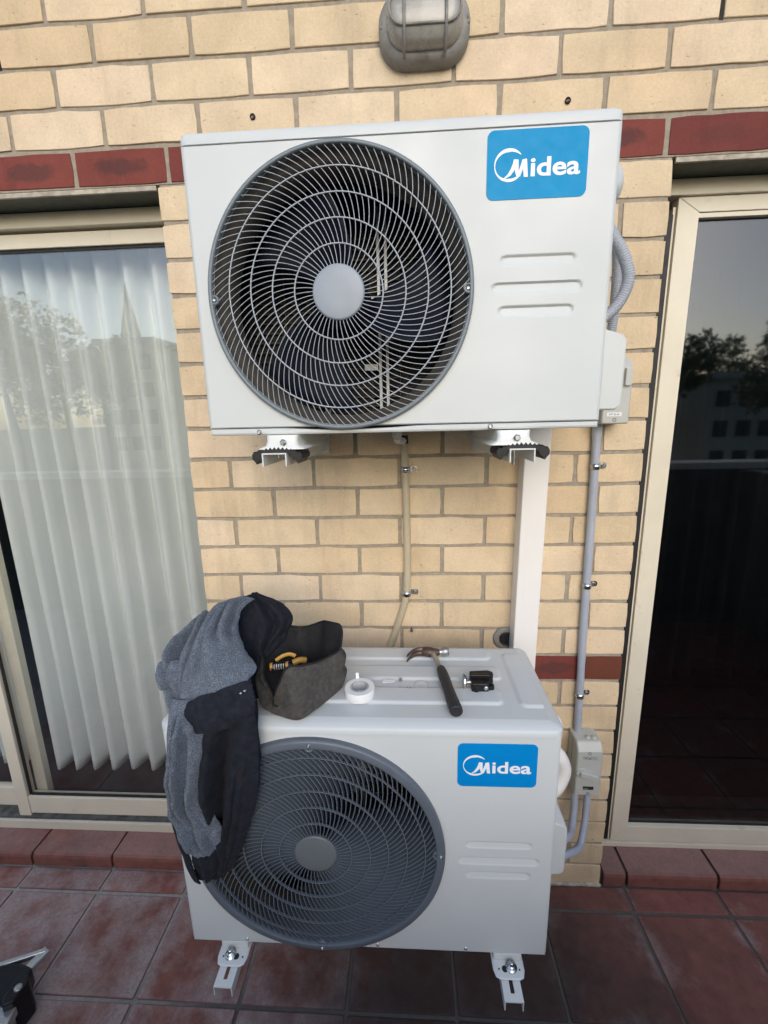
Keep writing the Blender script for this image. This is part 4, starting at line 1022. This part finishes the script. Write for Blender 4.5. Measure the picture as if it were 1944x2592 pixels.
# fleece sleeve hanging down the front, ending in a black cuff
sheet(jk, 'sleeve', 'fleece', [(.166, -.492, 1.055), (.160, -.505, 1.005), (.150, -.506, .95), (.142, -.505, .89), (.140, -.504, .83), (.146, -.503, .775), (.158, -.503, .728), (.172, -.505, .700)], [(.220, -.497, 1.060), (.226, -.510, 1.005), (.226, -.512, .95), (.218, -.512, .89), (.213, -.511, .845), (.226, -.510, .805), (.238, -.510, .770), (.246, -.510, .744)], [.014, .026, .030, .030, .027, .026, .022, .012], [(.42, .50, -.016, .07, .10, .42), (.58, .52, .012, .09, .15, .60), (.25, .36, .009, .08, .35, .95), (.70, .55, -.010, .07, .50, .95), (.45, .62, .008, .06, .62, 1.0), (.15, .2, -.006, .06, .05, .5)], thick=.006, seed=21, amp=0.0078)
sheet(jk, 'cuff', 'black_cloth', [(.169, -.503, .708), (.166, -.503, .680), (.168, -.501, .650), (.172, -.499, .630)], [(.243, -.507, .750), (.248, -.505, .710), (.240, -.503, .675), (.220, -.500, .640)], [.018, .018, .013, .006], [(.4, .45, .006, .1, 0, 1), (.75, .7, -.005, .08, 0, 1)], thick=.004, seed=31, amp=0.0047, nv=50)
# black flap under the hood with its clean hem
sheet(jk, 'hood_lining', 'black_cloth', [(.196, -.506, 1.052), (.194, -.516, 1.038), (.206, -.520, 1.018), (.216, -.519, 1.000)], [(.322, -.497, 1.098), (.332, -.508, 1.066), (.332, -.512, 1.048), (.326, -.511, 1.034)], [.016, .018, .018, .016], [(.3, .35, .005, .12, 0, 1)], thick=.004, seed=51, amp=0.0047, nv=40)
# hood of thick fleece drooping over the lid edge
sheet(jk, 'hood', 'fleece', [(.236, -.372, 1.186), (.206, -.402, 1.166), (.192, -.432, 1.132), (.184, -.460, 1.100), (.181, -.488, 1.068), (.186, -.507, 1.035)], [(.288, -.356, 1.196), (.266, -.384, 1.180), (.270, -.415, 1.150), (.296, -.448, 1.122), (.326, -.474, 1.104), (.318, -.500, 1.094)], [.008, .022, .032, .036, .032, .024, .014], [(.55, .62, -.013, .09, .0, .45), (.80, .75, .008, .07, .05, .5), (.30, .22, .008, .08, .1, .75), (.5, .55, .004, .16, .5, 1)], thick=.008, seed=41, amp=0.0070, freq=16)
# second sleeve lying at the end of the lid
sheet(jk, 'shoulder', 'fleece', [(.166, -.345, 1.150), (.130, -.368, 1.118), (.112, -.395, 1.075), (.112, -.420, 1.030), (.122, -.438, .998)], [(.196, -.350, 1.156), (.196, -.385, 1.125), (.200, -.415, 1.080), (.200, -.440, 1.030), (.200, -.452, 1.000)], [.010, .026, .032, .030, .020], [(.5, .4, -.016, .10, .0, .6), (.75, .7, .010, .1, .0, .9), (.2, .3, .010, .10, .3, 1)], thick=.006, seed=61, amp=0.0093)
sheet(jk, 'collar', 'fleece', [(.108, -.418, 1.078), (.106, -.432, 1.060), (.110, -.440, 1.040)], [(.152, -.432, 1.096), (.160, -.448, 1.070), (.158, -.452, 1.052)], [.012, .016, .010], [(.3, .4, .008, .15, 0, 1)], thick=.006, seed=66, amp=0.0062, nv=40, nu=40)
for px, py, pz in ((.3105, -.5225, 1.083), (.3170, -.5195, 1.086)): MB().lathe((px, py + .004, pz), (0, -1, .2), [(.0024, -.004), (.0024, .003), (.001, .0036)], 12, cap1=True).build('snap_button', 'steel', jk)
pt_ = MB(); P = [(.296 + .0065 * math.cos(a) - .009 * math.sin(a) * -.6, .915 + .017 * math.sin(a) + .004 * math.cos(a)) for a in [2 * PI * k / 24 for k in range(24)]]
pt_.loft([[(x, -.512, z) for x, z in P], [(x, -.5255, z) for x, z in P]], True, False, True).build('brand_patch', 'rubber', jk)

# ---- tool bag
bg_ = thing('tool_bag', (.39, -.39, TOP), 'open grey canvas tool bag standing on the lid beside the jacket', 'bag')
RIM = [(.304, -.400, 1.083), (.298, -.350, 1.103), (.325, -.312, 1.113), (.370, -.297, 1.098), (.415, -.302, 1.114), (.434, -.325, 1.126), (.468, -.345, 1.128), (.475, -.368, 1.090), (.441, -.398, 1.080), (.405, -.430, 1.086), (.374, -.446, 1.086), (.340, -.430, 1.018)]
BAS = [(.312, -.428), (.328, -.385), (.350, -.336), (.378, -.304), (.410, -.313), (.440, -.330), (.467, -.348), (.466, -.372), (.448, -.405), (.425, -.443), (.400, -.472), (.352, -.455)]
zb = TOP + .0048
def lev(t, out=0.0, drop=0.0):
    P = []
    for r_, b_ in zip(RIM, BAS):
        x = b_[0] + (r_[0] - b_[0]) * t; y = b_[1] + (r_[1] - b_[1]) * t; z = zb + (r_[2] - zb) * t - drop
        d = Vector((x - .387, y + .385, 0)); d.normalize(); P.append((x + d.x * out, y + d.y * out, z))
    return crom(P, 8, True)
def wr(L, a, seed): return [tuple(p + Vector((1, 1, .3)) * a * noise.noise(p * 32 + Vector((seed, 0, 0))) + Vector((p.x - .387, p.y + .385, 0)).normalized() * a * 1.6 * noise.noise(p * 17 + Vector((0, seed, 0)))) for p in L]
lv = [wr(lev(0, -.006), .0, 1), wr(lev(0.03, .001), .001, 1), wr(lev(.14, .005), .0025, 2), wr(lev(.3, .007), .006, 3), wr(lev(.42, .004), .009, 4), wr(lev(.56, .006), .008, 9), wr(lev(.68, .001), .010, 5), wr(lev(.83, .003), .007, 6), wr(lev(.96, 0), .004, 6), wr(lev(1.0, -.001), .004, 6)]
MB().loft(lv, True, True, False).build('body', 'canvas_grey', bg_)
inner = [wr(lev(1.0, -.0015), .004, 6), wr(lev(.95, -.004), .004, 6), wr(lev(.75, -.007), .003, 6), wr(lev(.45, -.012), .003, 5), wr(lev(.30, -.02), .002, 4)]
MB().loft(inner, True, False, True).build('lining', 'bag_black', bg_)
rimline = [p + Vector((0, 0, .0008)) for p in (Vector(q) for q in lv[-1])]
MB().tube(rimline + [rimline[0]], .0023, 8, cap=False).build('zip_binding', 'bag_black', bg_)
s0 = [Vector(lv[k][int(len(lv[k]) * 11 / 12)]) for k in (9, 8, 7, 6, 5, 4)]
MB().tube([p + Vector((-.001, -.0025, 0)) for p in s0], .0022, 8).build('zip_seam', 'bag_black', bg_)
MB().bbox(s0[-1].x - .004, s0[-1].x + .001, s0[-1].y - .006, s0[-1].y - .002, s0[-1].z - .016, s0[-1].z + .002, .001).build('zip_pull', 'bag_black', bg_)
# ---- tool sticking out of the bag
TS = Vector((.345, -.385, 1.055))
tl = thing('wire_stripper', (.345, -.375, 1.03), 'black and yellow tool handle lying inside the open tool bag', 'tool')
MB().tube(crom([(.322, -.392, 1.060), (.335, -.388, 1.064), (.352, -.384, 1.064), (.368, -.380, 1.060)], 6), [.0085] * 19, 14).build('grip', 'tool_black', tl)
for x in (.3235, .3610): MB().tube([(x - .0032, -.3905 + (x - .3235) * .18, 1.0618), (x + .0032, -.3895 + (x - .3235) * .18, 1.0625)], .0096, 14).build('collar', 'tool_yellow', tl)
for k in range(5):
    x = .3315 + k * .0055; MB().tube([(x + .009 * 0, -.3885 + .18 * (x - .33) - .0092 * math.cos(a), 1.0632 + .0092 * math.sin(a)) for a in [(-.9 + .2 * q) for q in range(10)]], .0008, 6).build('grip_rib', 'paper', tl)
MB().tube(crom([(.330, -.375, 1.070), (.345, -.368, 1.078), (.362, -.362, 1.080), (.376, -.360, 1.074)], 6), [.005] * 19, 10, flat=.6).build('upper_handle', 'tool_yellow', tl)
MB().tube(crom([(.372, -.372, 1.062), (.388, -.366, 1.066), (.402, -.360, 1.062)], 6), [.008] * 13, 10).build('jaw_cover', 'tool_yellow', tl)
for o_ in tl.children:
    for v_ in o_.data.vertices:
        w_ = v_.co + tl.location; w_ = TS + (w_ - TS) * .86 + Vector((-.002, .004, -.007)); v_.co = w_ - tl.location
# ---- roll of tape
tp = thing('tape_roll', (.511, -.386, TOP + .0046), 'roll of white tape lying flat on the lid between bag and hammer', 'tape')
c = (.511, -.386, TOP + .0046)
MB().lathe(c, (0, 0, 1), [(.0205, 0), (.0312, 0), (.0318, .001), (.0318, .0185), (.0312, .0195), (.0205, .0195), (.0203, .0190)], 56).build('tape', 'tape_white', tp, sharp=40)
MB().lathe(c, (0, 0, 1), [(.0203, .0002), (.0203, .0192), (.0185, .0200), (.0170, .0200), (.0168, .0002)], 48).build('core', 'cardboard_grey', tp, sharp=40)
m = MB().add([(.500, -.357, TOP + .024), (.507, -.356, TOP + .022), (.505, -.3505, TOP + .034), (.499, -.352, TOP + .035)], [(0, 1, 2, 3)]); o = m.build('loose_end', 'tape_white', tp); o.modifiers.new('t', 'SOLIDIFY').thickness = .0006
# ---- claw hammer
hz = TOP + .0175
hm = thing('claw_hammer', (.69, -.34, TOP), 'claw hammer with black rubber grip lying across the lid', 'hammer')
MB().tube([(.6725, -.236, hz + .001), (.6795, -.262, hz), (.688, -.300, hz - .001), (.692, -.318, hz - .001)], [.0066, .0060, .0056, .0058], 14).build('shaft', 'dull_steel', hm)
G = crom([(.6885, -.302, hz - .001), (.6905, -.312, hz - .001), (.695, -.345, hz - .001), (.700, -.385, hz - .0015), (.705, -.425, hz - .002), (.7085, -.447, hz - .002), (.709, -.4515, hz - .002)], 5)
gr_ = [.0078, .0090, .0096, .0099, .0102, .0106, .0110, .0114, .0116, .0117, .0118, .0117, .0116, .0115, .0115, .0116, .0118, .0121, .0124, .0127, .0130, .0132, .0133, .0133, .0132, .0130, .0128, .0126, .0122, .0115, .0100]
MB().tube(G, gr_[:len(G)], 18).build('grip', 'grip_rubber', hm)
hd = MB()
hd.tube(crom([(.650, -.231, hz + .0005), (.664, -.2335, hz + .0005), (.678, -.236, hz + .0005), (.690, -.2325, hz)], 4), [.0098, .0110, .0118, .0122, .0126, .0124, .0120, .0112, .0106, .0100, .0092, .0086, .0082], 14)
hd.build('head', 'rust_steel', hm)
for s_ in (-1, 1):
    MB().tube(crom([(.656, -.232, hz + .0045 * s_), (.643, -.232, hz + .005 * s_), (.630, -.238, hz + .0055 * s_), (.619, -.250, hz + .006 * s_), (.611, -.266, hz + .0065 * s_)], 4), [.0078, .0076, .0074, .0072, .0070, .0067, .0064, .0061, .0058, .0055, .0051, .0047, .0043, .0038, .0033, .0028, .0018][:17], 10, flat=.62).build('claw', 'rust_steel', hm)
hd = MB().lathe((.688, -.2330, hz), Vector((1, .22, 0)), [(.0082, 0), (.0085, .006), (.0115, .011), (.0128, .014), (.0130, .022), (.0118, .0245), (.006, .0252), (0, .0253)], 22); hd.build('striking_face', 'dull_steel', hm)
# ---- pipe cutter
pcx, pcy = .770, -.348
pc = thing('pipe_cutter', (pcx, pcy, TOP), 'small black pipe cutter with a silver knob on the lid right of the hammer', 'pipe cutter')
def blk(pts, z0, z1, nm, mt='tool_black', r=.002):
    m = MB().prism(pts, z0, z1, 'z'); o = m.build(nm, mt, pc); b = o.modifiers.new('b', 'BEVEL'); b.width = r; b.segments = 2; return o
z0 = TOP + .001
blk([(.7505, -.371), (.785, -.370), (.790, -.362), (.790, -.350), (.7505, -.350)], z0, z0 + .022, 'frame')
blk([(.7495, -.3495), (.792, -.3495), (.800, -.345), (.800, -.336), (.790, -.330), (.7495, -.334)], z0 + .006, z0 + .030, 'slide')
blk([(.788, -.3665), (.799, -.3640), (.800, -.353), (.788, -.352)], z0, z0 + .012, 'jaw', r=.0015)
blk([(.756, -.3735), (.764, -.3735), (.764, -.3715), (.756, -.3715)], z0 + .003, z0 + .018, 'rib', r=.0006)
MB().tube([(.7405, -.352, z0 + .014), (.7515, -.352, z0 + .014)], .0045, 12).build('spindle', 'dull_steel', pc)
MB().lathe((.7335, -.352, z0 + .0165), (1, 0, 0), [(.013, 0), (.0165, .001), (.0168, .0045), (.014, .0058), (.006, .0085)], 24, cap0=True, cap1=True, smooth=False).build('knob', 'steel', pc)
MB().lathe((.7800, -.3715, z0 + .013), (0, -1, 0), [(.0048, -.001), (.0048, .002), (.0028, .0026)], 14, cap1=True).build('pivot_screw', 'steel', pc)
# ---- scraps on the lid
sc = MB(); P = [(.556, -.338), (.560, -.3305), (.571, -.3325), (.586, -.331), (.583, -.340), (.570, -.343), (.558, -.345)]
sc.prism(P, TOP + .0049, TOP + .0056, 'z').build('paper_scrap', 'paper', None, loc=(.57, -.338, TOP)); props(bpy.data.objects['paper_scrap'], 'torn white paper scrap on the lid right of the tape roll', 'scrap')
nu = MB().lathe((.597, -.334, TOP + .0046), (0, 0, 1), [(.0018, .0045), (.0042, .0045), (.0046, 0), (.002, 0)], 6, smooth=False).build('nut', 'steel', None, loc=(.597, -.334, TOP)); props(nu, 'tiny steel nut on the lid beside the paper scrap', 'nut')
MB().lathe((.643, -.343, TOP + .0006), (0, 0, 1), [(.0150, 0), (.0150, .0009), (.0138, .0010), (.0125, .0009), (.0100, .0010), (.0088, .0006), (0, .0006)], 40).build('lid_boss', 'lid_enamel_shaded', Lw)
ik = MB(); text_xz(ik, '^.-1y', 0, 1, 0, 1, 0)
im = MB(); im.v = [(.594 + .028 * x, -.3625 + .006 * z, TOP + .0049 if lid_h(.594 + .028 * x, -.3625 + .006 * z) > .003 else TOP + .0046) for x, _, z in ik.v]; im.f = ik.f; im.sm = ik.sm
im.build('ink_mark', 'print_ink', Lw)

# ---- folded aluminium ladder lying on the tiles, its end in the corner of the picture
ld = thing('folding_ladder', (-.5, -.42, 0), 'end of a folded aluminium ladder with a black plastic hinge, lying on the tiles', 'ladder')
def beam(a, b, w, h, nm, mt, r=.003):
    a, b = Vector(a), Vector(b); d = (b - a).normalized(); s = Vector((d.y, -d.x, 0)).normalized() * (w / 2); u = Vector((0, 0, h / 2))
    L = [[tuple(p - s - u), tuple(p + s - u), tuple(p + s + u), tuple(p - s + u)] for p in (a, b)]
    o = MB().loft(L, True, True, True, smooth=False).build(nm, mt, ld); bv = o.modifiers.new('b', 'BEVEL'); bv.width = r; bv.segments = 3; return o
beam((-.455, -.392, .075), (-.385, -.660, .075), .055, .028, 'side_rail', 'alu')
beam((-.455, -.392, .034), (-.372, -.660, .034), .040, .05, 'lower_rail', 'alu')
beam((-.565, -.425, .075), (-.500, -.690, .075), .055, .028, 'side_rail', 'alu')
beam((-.575, -.560, .060), (-.35, -.545, .060), .030, .022, 'rung', 'alu')
P = [(-.560, -.415), (-.545, -.352), (-.482, -.340), (-.437, -.350), (-.420, -.385), (-.432, -.425), (-.500, -.432)]
o = MB().prism(P, .045, .102, 'z').build('hinge', 'tool_black', ld); bv = o.modifiers.new('b', 'BEVEL'); bv.width = .008; bv.segments = 3
o = MB().prism([(-.452, -.375), (-.425, -.372), (-.411, -.388), (-.418, -.428), (-.440, -.440), (-.455, -.42)], .002, .112, 'z').build('hinge_cheek', 'tool_black', ld); bv = o.modifiers.new('b', 'BEVEL'); bv.width = .006; bv.segments = 3
MB().lathe((-.428, -.402, .110), (.25, -.1, 1), [(.010, 0), (.0095, .004), (.006, .006)], 18, cap1=True).build('hinge_pin', 'dull_steel', ld)
beam((-.455, -.352, .086), (-.436, -.303, .086), .024, .016, 'foot_strut', 'alu')
beam((-.541, -.345, .088), (-.436, -.306, .088), .012, .016, 'foot_bar', 'alu')
